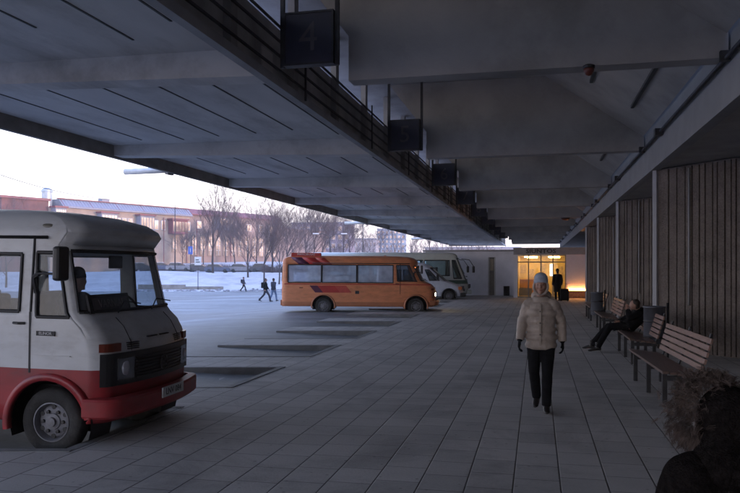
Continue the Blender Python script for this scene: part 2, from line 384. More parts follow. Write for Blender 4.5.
# ------------------------------------------------------------------ right roof over the platform
rf = thing('platform_roof', 'dark folded concrete roof with deep cross beams over the walkway', 'roof', (2.8, 0, 4.2))
def robj(n, bm, m, smooth=False): return cobj(n, bm, m, smooth, None, rf)
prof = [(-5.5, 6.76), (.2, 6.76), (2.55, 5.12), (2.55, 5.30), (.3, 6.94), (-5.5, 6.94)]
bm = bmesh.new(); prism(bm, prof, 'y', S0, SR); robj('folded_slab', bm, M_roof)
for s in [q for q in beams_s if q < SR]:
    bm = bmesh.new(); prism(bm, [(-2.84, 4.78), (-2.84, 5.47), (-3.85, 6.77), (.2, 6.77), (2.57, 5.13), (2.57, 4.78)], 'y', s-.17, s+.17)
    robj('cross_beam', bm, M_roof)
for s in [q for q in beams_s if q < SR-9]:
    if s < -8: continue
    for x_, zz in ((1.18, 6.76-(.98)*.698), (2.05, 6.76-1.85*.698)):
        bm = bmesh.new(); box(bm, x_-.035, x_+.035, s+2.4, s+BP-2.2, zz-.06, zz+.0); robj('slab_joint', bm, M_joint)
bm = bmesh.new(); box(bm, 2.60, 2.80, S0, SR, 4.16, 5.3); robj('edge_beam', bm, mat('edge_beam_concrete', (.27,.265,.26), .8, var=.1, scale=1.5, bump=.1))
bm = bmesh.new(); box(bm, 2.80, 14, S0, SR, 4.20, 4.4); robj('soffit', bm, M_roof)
bm = bmesh.new(); tube(bm, [(2.53, S0, 4.76), (2.53, SR, 4.76)], .035, 8); robj('service_pipe', bm, M_steel, True)
for s in [q for q in beams_s if q < SR]:
    bm = bmesh.new(); box(bm, 2.45, 2.58, s-.26, s-.18, 4.72, 4.86); box(bm, 2.42, 2.58, s-2.9, s-2.7, 4.68, 4.82); robj('pipe_bracket', bm, M_steel)
bm = bmesh.new(); box(bm, -2.9, 2.6, SR, SR+.25, 4.7, 6.9); robj('end_beam', bm, M_roof)
# walkway dome lamp and far hanging lamp
for (x_, y_, r_, lab) in ((.72, B0-.25, .085, 'small unlit dome lamp on the nearest cross beam'), (1.6, B0+4*BP-.3, .26, 'dark round loudspeaker lamp under the far roof beam')):
    la = thing('ceiling_lamp', lab, 'lamp', (x_, y_, 4.78))
    bm = bmesh.new(); lathe(bm, [(r_*.5, .0), (r_, -.02), (r_, -.06), (0.001, -.06)], 20, 'z'); obj('base', bm, M_steel, la, True)
    bm = bmesh.new(); lathe(bm, [(r_*.9, -.062), (r_*.85, -.1), (r_*.5, -.15), (.001, -.165)], 20, 'z'); obj('dome', bm, mat('red_glass', (.12,.03,.02), .3), la, True)
# platform number signs
nums = ['3','4','5','6','7','8','9','10','11','12','13','14']
M_navy = mat('navy_sign', (.028,.028,.05), .45, var=.2, scale=5); M_num = mat('faded_numeral', (.10,.09,.10), .6)
for i, nmb in enumerate(nums[:-2]):
    s = 10.35 + BP*(i-1)
    sg = thing('platform_sign', 'square navy platform sign reading %s hung from the roof' % nmb, 'sign', (-3.33, s, 4.93), 0, 'square platform number signs under the roof')
    bm = bmesh.new(); box(bm, -.36, .36, -.07, .07, .02, .76); obj('panel', bm, M_navy, sg)
    bm = bmesh.new()
    for q in ((-.39,.39,.76,.79),(-.39,.39,-.01,.02),(-.39,-.36,.02,.76),(.36,.39,.02,.76)): box(bm, q[0], q[1], -.085, .085, q[2], q[3])
    obj('frame', bm, M_steel, sg)
    text('numeral', nmb, .62, M_num, sg, (0, -.072, .39), (math.pi/2, 0, 0), .003)
    bm = bmesh.new(); box(bm, .40, .46, -.03, .03, -.02, 1.84); box(bm, -.46, -.40, -.03, .03, -.02, 1.84); obj('hanger', bm, M_steel, sg)
# ------------------------------------------------------------------ sawtooth ribbed walls on the right
mw, t, b = nt('ribbed_concrete'); Nn = t.nodes; Ll = t.links
tc = Nn.new('ShaderNodeTexCoord')
n1 = Nn.new('ShaderNodeTexNoise'); n1.inputs['Scale'].default_value = 2.2; n1.inputs['Detail'].default_value = 9; n1.inputs['Roughness'].default_value = .7; Ll.new(tc.outputs['Object'], n1.inputs[0])
n2 = Nn.new('ShaderNodeTexNoise'); n2.inputs['Scale'].default_value = 28; n2.inputs['Detail'].default_value = 6; Ll.new(tc.outputs['Object'], n2.inputs[0])
ad = M1('ADD', M1('MULTIPLY', n1.outputs[0], .6), M1('MULTIPLY', n2.outputs[0], .5))
rp = Nn.new('ShaderNodeValToRGB'); e = rp.color_ramp.elements; e[0].position = .35; e[0].color = (.07,.056,.048,1); e[1].position = .75; e[1].color = (.22,.185,.165,1); Ll.new(ad, rp.inputs[0])
Ll.new(rp.outputs[0], b.inputs['Base Color']); b.inputs['Roughness'].default_value = .9
bp = Nn.new('ShaderNodeBump'); bp.inputs['Strength'].default_value = .8; bp.inputs['Distance'].default_value = .02; Ll.new(n2.outputs[0], bp.inputs['Height']); Ll.new(bp.outputs[0], b.inputs['Normal'])
M_rib = mw
M_strip = mat('pale_corner_strip', (.32,.32,.34), .6, var=.1)
ang = math.radians(40)
wl = ['ribbed brown concrete wall behind the nearest bench', 'ribbed brown concrete wall behind the seated man', 'ribbed brown concrete wall beside the third bench', 'far ribbed brown concrete wall next to the glowing panel']
corner = [17.9, 25.95, 34.0, 42.0, 9.85, 1.8, -6.2]
for i, s in enumerate(corner):
    lab = wl[i] if i < 4 else ['ribbed brown concrete wall just beyond the right picture edge', 'ribbed brown concrete wall beside the camera', 'ribbed brown concrete wall behind the camera'][i-4]
    wt = thing('ribbed_wall', lab, 'wall', (2.76, s, 0), -math.pi/2+ang, 'sawtooth walls along the walkway')
    # local +x runs along the face towards the camera and right
    Lw = 5.0; bm = bmesh.new()
    box(bm, 0, Lw, 0, .25, 0, 4.185)
    rng = random.Random(i); x = .12
    while x < Lw-.2:
        wd = rng.choice([.08,.11,.15,.19]); box(bm, x, x+wd, -.035-rng.random()*.012, .001, .02, 4.15); x += wd + .035
    obj('ribbed_panel', bm, M_rib, wt)
    bm = bmesh.new(); box(bm, -.12, -.002, -.06, .27, 0, 4.16); obj('corner_strip', bm, M_strip, wt)
    bm = bmesh.new(); tube(bm, [(.9,-.07,1.05),(.9,-.07,4.1)], .022, 8); obj('conduit', bm, M_strip, wt, True)
    # return wall going back to the next corner
    bm = bmesh.new()
    R = wt.rotation_euler.z
    p1 = Vector((Lw, .25, 0)); nx = Vector((2.9, s-BP, 0)) - Vector((2.76, s, 0)); nl = Matrix.Rotation(-R, 3, 'Z') @ nx
    d = (nl-p1).normalized(); nn = Vector((-d.y, d.x, 0))*.2
    prism(bm, [(p1.x, p1.y), (nl.x+.3, nl.y+.1), (nl.x+.3+nn.x, nl.y+.1+nn.y), (p1.x+nn.x, p1.y+nn.y)], 'z', 0, 4.185)
    obj('return_wall', bm, M_rib, wt)
sb = thing('sun_blocker', 'long unseen block added behind the ribbed walls to stop the low sun', 'building', (14.5, 20, 0))  # added out of view to keep the low sun off the platform and lot
bm = bmesh.new(); box(bm, 0, 14, -190, 160, 0, 7.2); obj('wall', bm, M_rib, sb)
bm = bmesh.new(); box(bm, -.3, 14.3, -190.3, 160.3, 7.2, 7.5); obj('roof', bm, M_roof, sb)
# ------------------------------------------------------------------ terminal building at the end
tb = thing('parcel_office', 'low grey parcel office with warm lit glass doors at the end of the platform', 'building', (-.3, 46.8, 0))
M_gw = mat('grey_render', (.74,.75,.82), .8, var=.07, scale=1.5, bump=.1, dirt=.2, dcol=(.3,.3,.3))
def tobj(n, bm, m, par=None, smooth=False):
    o = obj(n, bm, m, par or tb, smooth)
    if not par: o.location = -tb.location
    return o
y0 = 46.6
xL = W(514.5, 46.6).x; xR = W(566, 46.6).x; xRR = W(590, 46.6).x+2
def WX(px, y):                                       # x of the point seen at photo column px on the plane y
    r = (px-370)/F; a = math.atan(r); d = RT*math.sin(a)+FW*math.cos(a); return d.x/d.y*y
xL = WX(513.5, y0); xg0 = WX(516.5, y0); xg1 = WX(565.5, y0); xRR = WX(592, y0)+1.5
# projecting porch with fascia
bm = bmesh.new(); box(bm, xL, xRR, y0, y0+.3, 2.72, 3.10); tobj('fascia', bm, mat('dark_fascia', (.34,.335,.36), .7, var=.15, scale=2))
bm = bmesh.new(); box(bm, xL-.02, xRR, y0-.05, y0+9, 3.103, 3.17); tobj('roof', bm, M_roof)
bm = bmesh.new(); box(bm, xL, xL+.25, y0+.002, y0+9, 0, 2.72); tobj('side_wall', bm, M_gw)
text('sign_text', 'SIUNTOS', .36, M_black, tb, Vector(((WX(526,y0)+WX(556,y0))/2, y0-.012, 2.93))-tb.location, (math.pi/2,0,0), .01, sx=1.18)
for ch in tb.children:
    if ch.name.startswith('sign_text'):
        w_ = WX(556,y0)-WX(526,y0); ch.scale.x = w_/max(.01, ch.dimensions.x)*1.18 if False else w_/(ch.data.vertices and (max(v.co.x for v in ch.data.vertices)-min(v.co.x for v in ch.data.vertices)))
# interior
M_int = mat('interior_wall', (.70,.55,.22), .8, var=.1, scale=2)
bm = bmesh.new(); box(bm, xg0, xRR, y0+6, y0+6.2, 0, 2.7); box(bm, xg0-.0, xg0+.1, y0+.35, y0+6, 0, 2.7); box(bm, xRR-.1, xRR, y0+.3, y0+6, 0, 2.7); box(bm, xg1+.1, xg1+.2, y0+.35, y0+3.5, 0, 2.7); tobj('inner_wall', bm, M_int)
bm = bmesh.new(); box(bm, xg0, xRR, y0+.35, y0+6, 2.66, 2.72); tobj('ceiling', bm, mat('inner_ceiling', (.6,.5,.3), .8))
bm = bmesh.new(); box(bm, xg0, xRR, y0+.3, y0+6, .003, .03); tobj('inner_floor', bm, mat('inner_floor', (.3,.2,.1), .3, var=.2))
bm = bmesh.new(); box(bm, xg0+.1, xg0+2.0, y0+4.2, y0+4.8, 0, 1.05); box(bm, xg0+.05, xg0+2.05, y0+4.1, y0+4.9, 1.05, 1.1); tobj('counter', bm, mat('counter_wood', (.35,.17,.06), .4, var=.2, stretch=(1,1,8)))
M_lamp = emis('warm_lamp', (1, .66, .22), 8)
for (a, b_, yy) in ((.45, 1.3, 2.0), (2.0, 2.7, 2.3), (.6, 1.3, 4.6), (2.1, 2.8, 4.4)):
    bm = bmesh.new(); box(bm, xg0+a, xg0+b_, y0+yy, y0+yy+.28, 2.57, 2.655); tobj('strip_lamp', bm, M_lamp)
bm = bmesh.new(); box(bm, WX(550,y0+3), WX(553,y0+3), y0+3, y0+3.06, 1.35, 2.15); tobj('lit_screen', bm, emis('cool_screen', (.8,.85,1), 2.2))
M_post = mat('poster_paper', (.5,.4,.25), .7, var=.5, scale=9)
for k, (pa, pb, za, zb) in enumerate(((520,526,1.5,2.1),(529,534,1.2,1.8),(540,545,1.4,2.2),(558,563,1.3,2.0))):
    bm = bmesh.new(); box(bm, WX(pa,y0+5.9), WX(pb,y0+5.9), y0+5.95, y0+5.99, za, zb); tobj('wall_poster', bm, M_post)
# glazed front: mullions and doors
M_alu = mat('aluminium_frame', (.2,.2,.21), .5, .5, var=.1)
cols = [516.5, 528.5, 541, 553, 565.5]
for k in range(5):
    x_ = WX(cols[k], y0); bm = bmesh.new(); box(bm, x_-.035, x_+.035, y0+.05, y0+.13, 0, 2.718); tobj('mullion', bm, M_alu)
bm = bmesh.new(); box(bm, xg0+.04, xg1-.04, y0+.06, y0+.12, 2.22, 2.29); tobj('transom', bm, M_alu); bm = bmesh.new(); box(bm, xg0+.04, xg1-.04, y0+.06, y0+.12, .005, .09); tobj('threshold', bm, M_alu)
for k in range(4):
    a, b_ = WX(cols[k], y0)+.04, WX(cols[k+1], y0)-.04
    g = bmesh.new(); box(g, a, b_, y0+.085, y0+.093, .1, 2.21); go = tobj('door_pane' if k in (1,2) else 'window_pane', g, glass('office_glass', (.86,.84,.8), .9))
    g = bmesh.new(); box(g, a, b_, y0+.085, y0+.093, 2.30, 2.71); tobj('transom_pane', g, glass('office_glass'))
    if k in (1,2):
        bm = bmesh.new(); hx = b_-.08 if k == 1 else a+.08; tube(bm, [(hx, y0+.03, .9), (hx, y0+.03, 1.3)], .014, 8); tobj('door_handle', bm, M_chrome, None, True)
bm = bmesh.new(); box(bm, xg0+.15, xg0+.95, y0+.07, y0+.082, .12, .62); box(bm, xg0+1.05, WX(541,y0)-.06, y0+.07, y0+.082, .12, .5); tobj('kick_panel', bm, mat('bronze_panel', (.3,.2,.1), .4, .4))
# pale shutter panel with warm glowing foot
xa, xb = xg1+.04, xRR
bm = bmesh.new(); box(bm, xa, xb, y0+.04, y0+.3, .62, 2.718); tobj('pale_panel', bm, mat('pale_panel', (.66,.66,.78), .35, var=.04))
bm = bmesh.new(); box(bm, xa, xb, y0+.10, y0+.3, 0, .12); tobj('plinth', bm, mat('brick_plinth', (.42,.2,.1), .8, var=.3, scale=10))
bm = bmesh.new(); box(bm, xa, xb, y0+.10, y0+.3, .122, .618); tobj('lower_panel', bm, MATS['pale_panel'])
bm = bmesh.new(); tube(bm, [(xa+.08, y0-.04, .52), (xb-.1, y0-.04, .52)], .035, 10); tobj('glowing_tube', bm, emis('orange_glow', (1, .38, .09), 15))
bm = bmesh.new(); box(bm, xa+.03, xb-.05, y0-.075, y0+.09, .05, .47); tobj('brick_ledge', bm, MATS['brick_plinth'])
# left wing, set back
yl = 50.2
xl0 = WX(440, yl)-1.0; xl1 = xL
bm = bmesh.new()
dx0, dx1 = WX(488.3, yl), WX(495.3, yl)
for (a, b_) in ((xl0, dx0), (dx1, xl1+.2)): box(bm, a, b_, yl, yl+.3, 0, 3.02)
box(bm, dx0, dx1, yl, yl+.3, 2.62, 3.02); tobj('wing_wall', bm, M_gw)
bm = bmesh.new(); box(bm, xl0-.2, xl1-.01, yl-.12, yl+9, 3.024, 3.14); tobj('wing_roof', bm, mat('wing_roof_edge', (.35,.35,.37), .7))
bm = bmesh.new(); box(bm, xl0, xl0+.25, yl+.3, yl+9, 0, 3.02); tobj('wing_side', bm, M_gw)
bm = bmesh.new(); box(bm, dx0, dx1, yl+.14, yl+.2, .0, 2.62); dr = tobj('narrow_door', bm, mat('door_dark', (.06,.06,.06), .3, var=.4, scale=6))
bm = bmesh.new(); box(bm, dx0+.12, dx1-.12, yl+.12, yl+.138, 1.7, 2.5); o = tobj('door_light', bm, mat('door_light', (.25,.22,.16), .4)); 
bm = bmesh.new(); box(bm, dx0+.03, dx0+.07, yl+.08, yl+.138, .0, 2.6); box(bm, dx1-.07, dx1-.03, yl+.08, yl+.138, .0, 2.6); tobj('door_frame', bm, M_white)
# ------------------------------------------------------------------ bins
def bin_(loc, lab, r=.19, z0=.0, h=.75, col=M_steel, grp=None, pole=False):
    t_ = thing('litter_bin', lab, 'litter bin', loc, 0, grp)
    bm = bmesh.new(); lathe(bm, [(r*.9, z0), (r, z0+.03), (r, z0+h), (r*1.05, z0+h), (r*1.05, z0+h+.03), (r*.93, z0+h+.03), (r*.93, z0+h-.15), (.001, z0+h-.16)], 24, 'z'); obj('bin_body', bm, col, t_, True)
    bm = bmesh.new()
    for z in (z0+.12, z0+h*.6): lathe(bm, [(r*1.0, z), (r*1.03, z+.01), (r*1.03, z+.03), (r, z+.04)], 24, 'z')
    obj('hoop', bm, M_steel, t_, True)
    if pole:
        bm = bmesh.new(); tube(bm, [(r+.05,.05,0),(r+.05,.05,z0+h+.1)], .025, 8); obj('post', bm, M_steel, t_, True)
    return t_
g_ = 'litter bins along the walkway'
M_bin = mat('grey_bin_metal', (.16,.17,.2), .45, .5, var=.2)
bin_(W(654.5, 14.9), 'tall grey litter bin beside the seated man on the second bench', .215, .32, .74, M_bin, g_, True)
bin_(W(597, 24.2), 'dark litter bin between the third and fourth benches', .2, .3, .74, M_bin, g_, True)
bin_(Vector((WX(506.5, yl-.5), yl-.5, 0)), 'small dark litter bin by the far grey wall', .2, 0, .62, M_steel, g_)
# ------------------------------------------------------------------ benches
def bench():
    t_ = thing('slatted_bench', '', 'bench')
    Lb = 2.75
    for k in range(5):       # seat slats: x is depth (0 front .. .5 back), y length
        bm = bmesh.new(); z = .475 - (.012*k); box(bm, .0+k*.098, .085+k*.098, -Lb/2, Lb/2, z, z+.035, bev=.006); obj('seat_slat', bm, mat('shaded_varnished_slat', (.13,.085,.07), .35, var=.3, scale=5, stretch=(10,1,10), bump=.15, bscale=20), t_)  # same varnish as the backs, shade put into a darker colour
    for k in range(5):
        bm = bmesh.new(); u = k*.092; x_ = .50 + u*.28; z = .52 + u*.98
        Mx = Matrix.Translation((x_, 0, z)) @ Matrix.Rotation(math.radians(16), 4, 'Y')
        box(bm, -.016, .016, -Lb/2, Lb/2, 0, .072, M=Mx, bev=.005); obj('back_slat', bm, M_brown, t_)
    for y in (-Lb/2+.22, 0, Lb/2-.22):
        bm = bmesh.new(); box(bm, .04, .10, y-.035, y+.035, 0, .475); obj('leg', bm, M_steel, t_)
        bm = bmesh.new(); box(bm, .44, .50, y-.035, y+.035, 0, .43); obj('leg', bm, M_steel, t_)
        bm = bmesh.new(); box(bm, .10, .52, y-.03, y+.03, .36, .42); obj('cross_bar', bm, M_steel, t_)
        bm = bmesh.new(); tube(bm, [(.48, y, .38), (.545, y, .56), (.665, y, 1.0)], .02, 6); obj('back_support', bm, M_steel, t_)
    return t_
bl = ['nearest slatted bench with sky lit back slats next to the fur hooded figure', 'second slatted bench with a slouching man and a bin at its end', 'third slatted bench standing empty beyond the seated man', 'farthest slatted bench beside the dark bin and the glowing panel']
bs = [(11.55, 1.57), (16.05, 1.75), (22.6, 1.78), (27.9, 1.80)]
B_ = bench()
for i, (s, x) in enumerate(bs):
    o = B_ if i == 0 else copy_tree(B_)
    o.location = (x, s, 0); o.rotation_euler = (0, 0, math.radians(2.0 if i == 0 else 0))
    tag(o, bl[i], 'bench', 'slatted benches along the wall')
# ------------------------------------------------------------------ vehicles
def wheel(parent, x, y, r, out, wdt=.2, cap=M_chrome, nuts=6):
    s = -1 if out < 0 else 1
    wt = bpy.data.objects.new('wheel', None); C.objects.link(wt); wt.parent = parent; wt.location = (x, y, r)
    bm = bmesh.new(); ri = r*.58; h = wdt/2
    lathe(bm, [(ri, -h*.8), (ri+.02, -h*.95), (r*.86, -h), (r*.96, -h*.8), (r, -h*.45), (r, h*.45), (r*.96, h*.8), (r*.86, h), (ri+.02, h*.95), (ri, h*.8)], 40, 'y', cap0=None); obj('tyre', bm, M_tyre, wt, True)
    bm = bmesh.new(); lathe(bm, [(ri+.002, s*h*.9), (ri-.012, s*h*.95), (ri-.02, s*h*.5), (ri*.86, s*h*.1), (ri*.80, s*h*.30), (ri*.72, s*h*.42), (ri*.42, s*h*.46), (ri*.40, s*h*.62), (ri*.24, s*h*.68), (ri*.22, s*h*.95), (.001, s*h*1.0)], 36, 'y', cap0=False)
    for k in range(nuts):
        a = 2*math.pi*k/nuts; cx, cz = ri*.56*math.cos(a), ri*.56*math.sin(a)
        lathe(bm, [(.020, s*h*.42), (.020, s*h*.70), (.001, s*h*.72)], 8, 'y', (cx, 0, cz), 1)
        a += math.pi/nuts; lathe(bm, [(ri*.12, s*h*.30), (ri*.12, s*h*.47), (.001, s*h*.472)], 10, 'y', (ri*.74*math.cos(a), 0, ri*.74*math.sin(a)), 1)
    rm = obj('rim', bm, [M_rimm, M_blackp], wt, True); e_ = rm.modifiers.new('edge', 'EDGE_SPLIT'); e_.split_angle = math.radians(40)
    return wt
M_rimm = mat('painted_rim', (.20,.20,.22), .6, .1, var=.25, scale=9, dirt=.7, dcol=(.12,.11,.10))
M_tyre = mat('tyre_rubber', (.028,.027,.026), .85, var=.3, scale=8, bump=.3, dirt=.4, dcol=(.09,.085,.08))
def shell(spec, parent):
    """grid shell of a van or bus. local +x forward, ground z=0, y=+-w sides"""
    rings = spec['rings']                      # (z, xf, xr, w)
    zs = [r[0] for r in rings]
    xc = spec['xc']; Rf = spec.get('Rf', .25); Rr = spec.get('Rr', .15); bulge = spec.get('bulge', .1)
    wins = spec['wins']                        # dict name,(region,a,b,za,zb)
    # z breaks
    zb = set(round(z, 4) for z in zs)
    for wn_ in wins: zb |= {wn_['z'][0], wn_['z'][1]}
    zb |= set(spec.get('zbreaks', []))
    zw = spec['zwheel']; z = zs[0]
    while z < zw: zb.add(round(z, 4)); z += .045
    top = spec['ztop_side']
    zl = sorted(zb); zl2 = [zl[0]]
    for z in zl[1:]:
        if z - zl2[-1] > .012 : zl2.append(z)
    def ring_at(z):
        for a, b_ in zip(rings, rings[1:]):
            if a[0] <= z <= b_[0]:
                f = (z-a[0])/max(1e-6, b_[0]-a[0]); return [a[i]+(b_[i]-a[i])*f for i in range(4)]
        return list(rings[-1])
    R = [ring_at(z) for z in zl2 if zs[0]-1e-6 <= z <= zs[-1]+1e-6]
    R += [list(r) for r in spec['roof']]       # roof rings, shrinking
    # columns
    xmin = max(r[2] for r in rings)+Rr
    xb = {xmin, xc}
    for wn_ in wins:
        if wn_['reg'] in 'LR':
            xb |= {wn_['a'], wn_['b']}
    for (wx, wr) in spec['wheels']:
        x = wx-wr-.12
        while x < wx+wr+.12:
            if xmin < x < xc: xb.add(round(x, 4))
            x += .045
    xb |= set(x for x in frange(xmin, xc, .35))
    xb = sorted(x for x in xb if xmin-1e-6 <= x <= xc+1e-6); x2 = [xb[0]]
    keep = {wn_['a'] for wn_ in wins if wn_['reg'] in 'LR'} | {wn_['b'] for wn_ in wins if wn_['reg'] in 'LR'}
    for x in xb[1:]:
        if x - x2[-1] > .018 or x == xc: x2.append(x)
        elif x in keep: x2[-1] = x
    cf = sorted(set(spec.get('cfracs', [0,.12,.25,.4,.55,.7,.85,1.0])))   # beyond xc, fraction to front corner
    ff = sorted(set(spec.get('ffracs', [-1,-.8,-.6,-.4,-.2,0,.2,.4,.6,.8,1])))
    K = 6
    cols = []                                  # list of (kind, val)
    for x in x2: cols.append(('L', x))
    for c in cf[1:]: cols.append(('CL', c))
    for k in range(1, K): cols.append(('KL', k/K))
    for f in ff: cols.append(('F', f))
    for k in range(K-1, 0, -1): cols.append(('KR', k/K))
    for c in cf[::-1][:-1]: cols.append(('CR', c))
    for x in x2[::-1]: cols.append(('R', x))
    for k in range(1, 4): cols.append(('BR', k/4))
    for f in (-1, 0, 1): cols.append(('B', f))
    for k in range(3, 0, -1): cols.append(('BL', k/4))
    def pos(c, r):
        z, xf, xr, w_ = r; kd, v = c
        rf_ = min(Rf, w_*.8); rr_ = min(Rr, w_*.8); b0 = xf - rf_ - bulge
        tp = spec.get('taper', 0)
        def wt_(x): return w_ - tp*max(0, min(1, (x-xc)/(xf-xc+1e-6)))**1.5
        if kd in 'LR':
            return Vector((min(max(xr+rr_, v), min(xc, b0-.02)), (1 if kd == 'L' else -1)*w_, z))
        if False: return Vector((max(xr+rr_, v) if v < xc-1e-6 else min(v, b0), (1 if kd == 'L' else -1)*w_, z))
        if kd in ('CL', 'CR'):
            xq = min(xc, b0-.02); x = xq + (b0-xq)*v; return Vector((x, (1 if kd == 'CL' else -1)*wt_(x), z))
        wf = wt_(xf)
        if kd in ('KL', 'KR'):
            a = v*math.pi/2; s = 1 if kd == 'KL' else -1
            y = wf - rf_ + rf_*math.cos(a); x = b0 + rf_*math.sin(a)
            return Vector((x, s*y, z))
        if kd == 'F':
            y = -v*(wf-rf_); return Vector((b0 + rf_ + bulge*(1-(v*v)), y, z))
        if kd in ('BR', 'BL'):
            a = v*math.pi/2; s = -1 if kd == 'BR' else 1
            return Vector((xr+rr_-rr_*math.sin(a), s*(w_-rr_+rr_*math.cos(a)), z))
        return Vector((xr, v*(w_-rr_), z))
    P = [[pos(c, r) for c in cols] for r in R]
    n = len(cols)
    def regkey(i):
        a, b_ = cols[i], cols[(i+1) % n]
        return a, b_
    def cell_win(j, i):
        a, b_ = regkey(i)
        if j+1 >= len(R): return None
        zlo, zhi = R[j][0], R[j+1][0]
        if j >= len(R)-len(spec['roof'])-1+0 and not spec.get('roofglass'): return None
        for wn_ in wins:
            if not (zlo >= wn_['z'][0]-.013 and zhi <= wn_['z'][1]+.013): continue
            rg_ = wn_['reg']
            if rg_ in 'LR' and a[0] == rg_ and b_[0] == rg_:
                lo, hi = min(a[1], b_[1]), max(a[1], b_[1])
                if lo >= wn_['a']-.012 and hi <= wn_['b']+.012: return wn_['name']+rg_+str(wn_['a'])
            if rg_ in ('CL', 'CR') and (b_[0] == rg_ or a[0] == rg_) and b_[0] in ('L','R','CL','CR') and a[0] in ('L','R','CL','CR'):
                va = a[1] if a[0] == rg_ else 0.0; vb = b_[1] if b_[0] == rg_ else 0.0
                lo, hi = min(va, vb), max(va, vb)
                if lo >= wn_['a']-1e-3 and hi <= wn_['b']+1e-3: return wn_['name']+rg_
            if rg_ == 'F' and a[0] in ('F', 'KL', 'KR') and b_[0] in ('F', 'KL', 'KR'):
                ok = True
                for q in (a, b_):
                    if q[0] != 'F' and q[1] < wn_.get('kmin', 1.0)-1e-3: ok = False
                if wn_.get('fmax') and any(q[0] == 'F' and abs(q[1]) > wn_['fmax']+1e-3 for q in (a, b_)): ok = False
                if ok: return wn_['name']
            if rg_ == 'B' and a[0] == 'B' and b_[0] == 'B': return wn_['name']
        return None
    def arch(p):
        for (wx, wr) in spec['wheels']:
            if (p.x-wx)**2 + (p.z-spec['wheel_r'])**2 < wr*wr and p.z < zw: return (wx, wr)
        return None
    bm = bmesh.new(); V = [[bm.verts.new(p) for p in row] for row in P]
    G = {}
    for j in range(len(P)-1):
        for i in range(n):
            k = cell_win(j, i); i2 = (i+1) % n
            if k: G.setdefault(k, []).append((j, i)); continue
            if cols[i][0] in ('L','R','CL','CR') and cols[i2][0] in ('L','R','CL','CR','KL','KR'):
                c = (P[j][i]+P[j][i2]+P[j+1][i]+P[j+1][i2])/4
                if arch(c): continue
            f = bm.faces.new([V[j][i], V[j][i2], V[j+1][i2], V[j+1][i]])
            zc_ = (R[j][0]+R[j+1][0])/2
            f.material_index = spec['colour'](zc_, cols[i][0]) if 'colour' in spec else 0
    Mi = max(i for i, c in enumerate(cols) if c[0] == 'R'); T = V[-1]
    for i in range(Mi//2):
        q = [T[i], T[i+1], T[Mi-i-1], T[Mi-i]]
        q = [v for q_, v in enumerate(q) if v not in q[:q_]]
        if len(q) > 2: bm.faces.new(q)
    bm.faces.new([T[0]] + [T[i] for i in range(n-1, Mi, -1)] + [T[Mi]])
    # snap arch boundary
    for v in bm.verts:
        if v.is_boundary and v.co.z > zs[0]+.01 and v.co.z < zw+.05:
            for (wx, wr) in spec['wheels']:
                d = Vector((v.co.x-wx, v.co.z-spec['wheel_r'])); l = d.length
                if .01 < abs(l) < wr+.07 and l > wr-.07:
                    v.co.x = wx + d.x/l*wr; v.co.z = spec['wheel_r'] + d.y/l*wr
    bmesh.ops.remove_doubles(bm, verts=bm.verts, dist=.0005)
    loose = [v for v in bm.verts if not v.link_faces]; bmesh.ops.delete(bm, geom=loose, context='VERTS')
    bmesh.ops.recalc_face_normals(bm, faces=bm.faces)
    body = obj('body', bm, spec['mats'], parent, True)
    e_ = body.modifiers.new('edge', 'EDGE_SPLIT'); e_.split_angle = math.radians(32)
    so_ = body.modifiers.new('thick', 'SOLIDIFY'); so_.thickness = .03; so_.offset = -1
    # glass + rubber seals
    for k, cells in G.items():
        bm = bmesh.new(); vv = {}
        for (j, i) in cells:
            q = []
            for (jj, ii) in ((j, i), (j, (i+1) % n), (j+1, (i+1) % n), (j+1, i)):
                if (jj, ii) not in vv: vv[jj, ii] = bm.verts.new(P[jj][ii]*1.0)
                q.append(vv[jj, ii])
            bm.faces.new(q)
        bmesh.ops.remove_doubles(bm, verts=bm.verts, dist=.0005)
        bmesh.ops.recalc_face_normals(bm, faces=bm.faces)
        bm.normal_update()
        edges = [(e2.verts[0].co.copy(), e2.verts[1].co.copy()) for e2 in bm.edges if e2.is_boundary]
        cen = Vector((P[0][0].x*0+ (spec['rings'][0][1]+spec['rings'][0][2])/2, 0, 1.5))
        for v in bm.verts:
            d = v.normal; 
            if d.dot(v.co-cen) < 0: d = -d
            v.co -= d*.014
        nm = 'windscreen' if k.startswith('windscreen') else ('rear_window' if k.startswith('rear') else 'side_window')
        gl = obj(nm, bm, spec['cabglass'] if (spec.get('cabglass') and (k.startswith('cab') or nm == 'windscreen')) else spec['glass'], parent, True)
        bm = bmesh.new()
        for a, b_ in edges: tube(bm, [a, b_], spec.get('seal', .022), 6)
        obj('seal', bm, M_black, gl)
    return body, P
def lip(parent, wx, zr, wr, y, m, w_=.05, a0=-10, a1=190, th=.03, name='wheel_arch_lip'):
    s = 1 if y > 0 else -1
    bm = bmesh.new(); prev = None
    for k in range(25):
        a = math.radians(a0+(a1-a0)*k/24); c, sn = math.cos(a), math.sin(a)
        q = [(wx+c*(wr-.01), y-s*.03, zr+sn*(wr-.01)), (wx+c*(wr-.01), y+s*th, zr+sn*(wr-.01)), (wx+c*(wr+w_), y+s*th*.8, zr+sn*(wr+w_)), (wx+c*(wr+w_+.015), y-s*.02, zr+sn*(wr+w_+.015))]
        cur = [bm.verts.new(p) for p in q]
        if prev:
            for i in range(4): bm.faces.new([prev[i], prev[(i+1)%4], cur[(i+1)%4], cur[i]])
        prev = cur
    bmesh.ops.recalc_face_normals(bm, faces=bm.faces)
    obj(name, bm, m, parent, True)
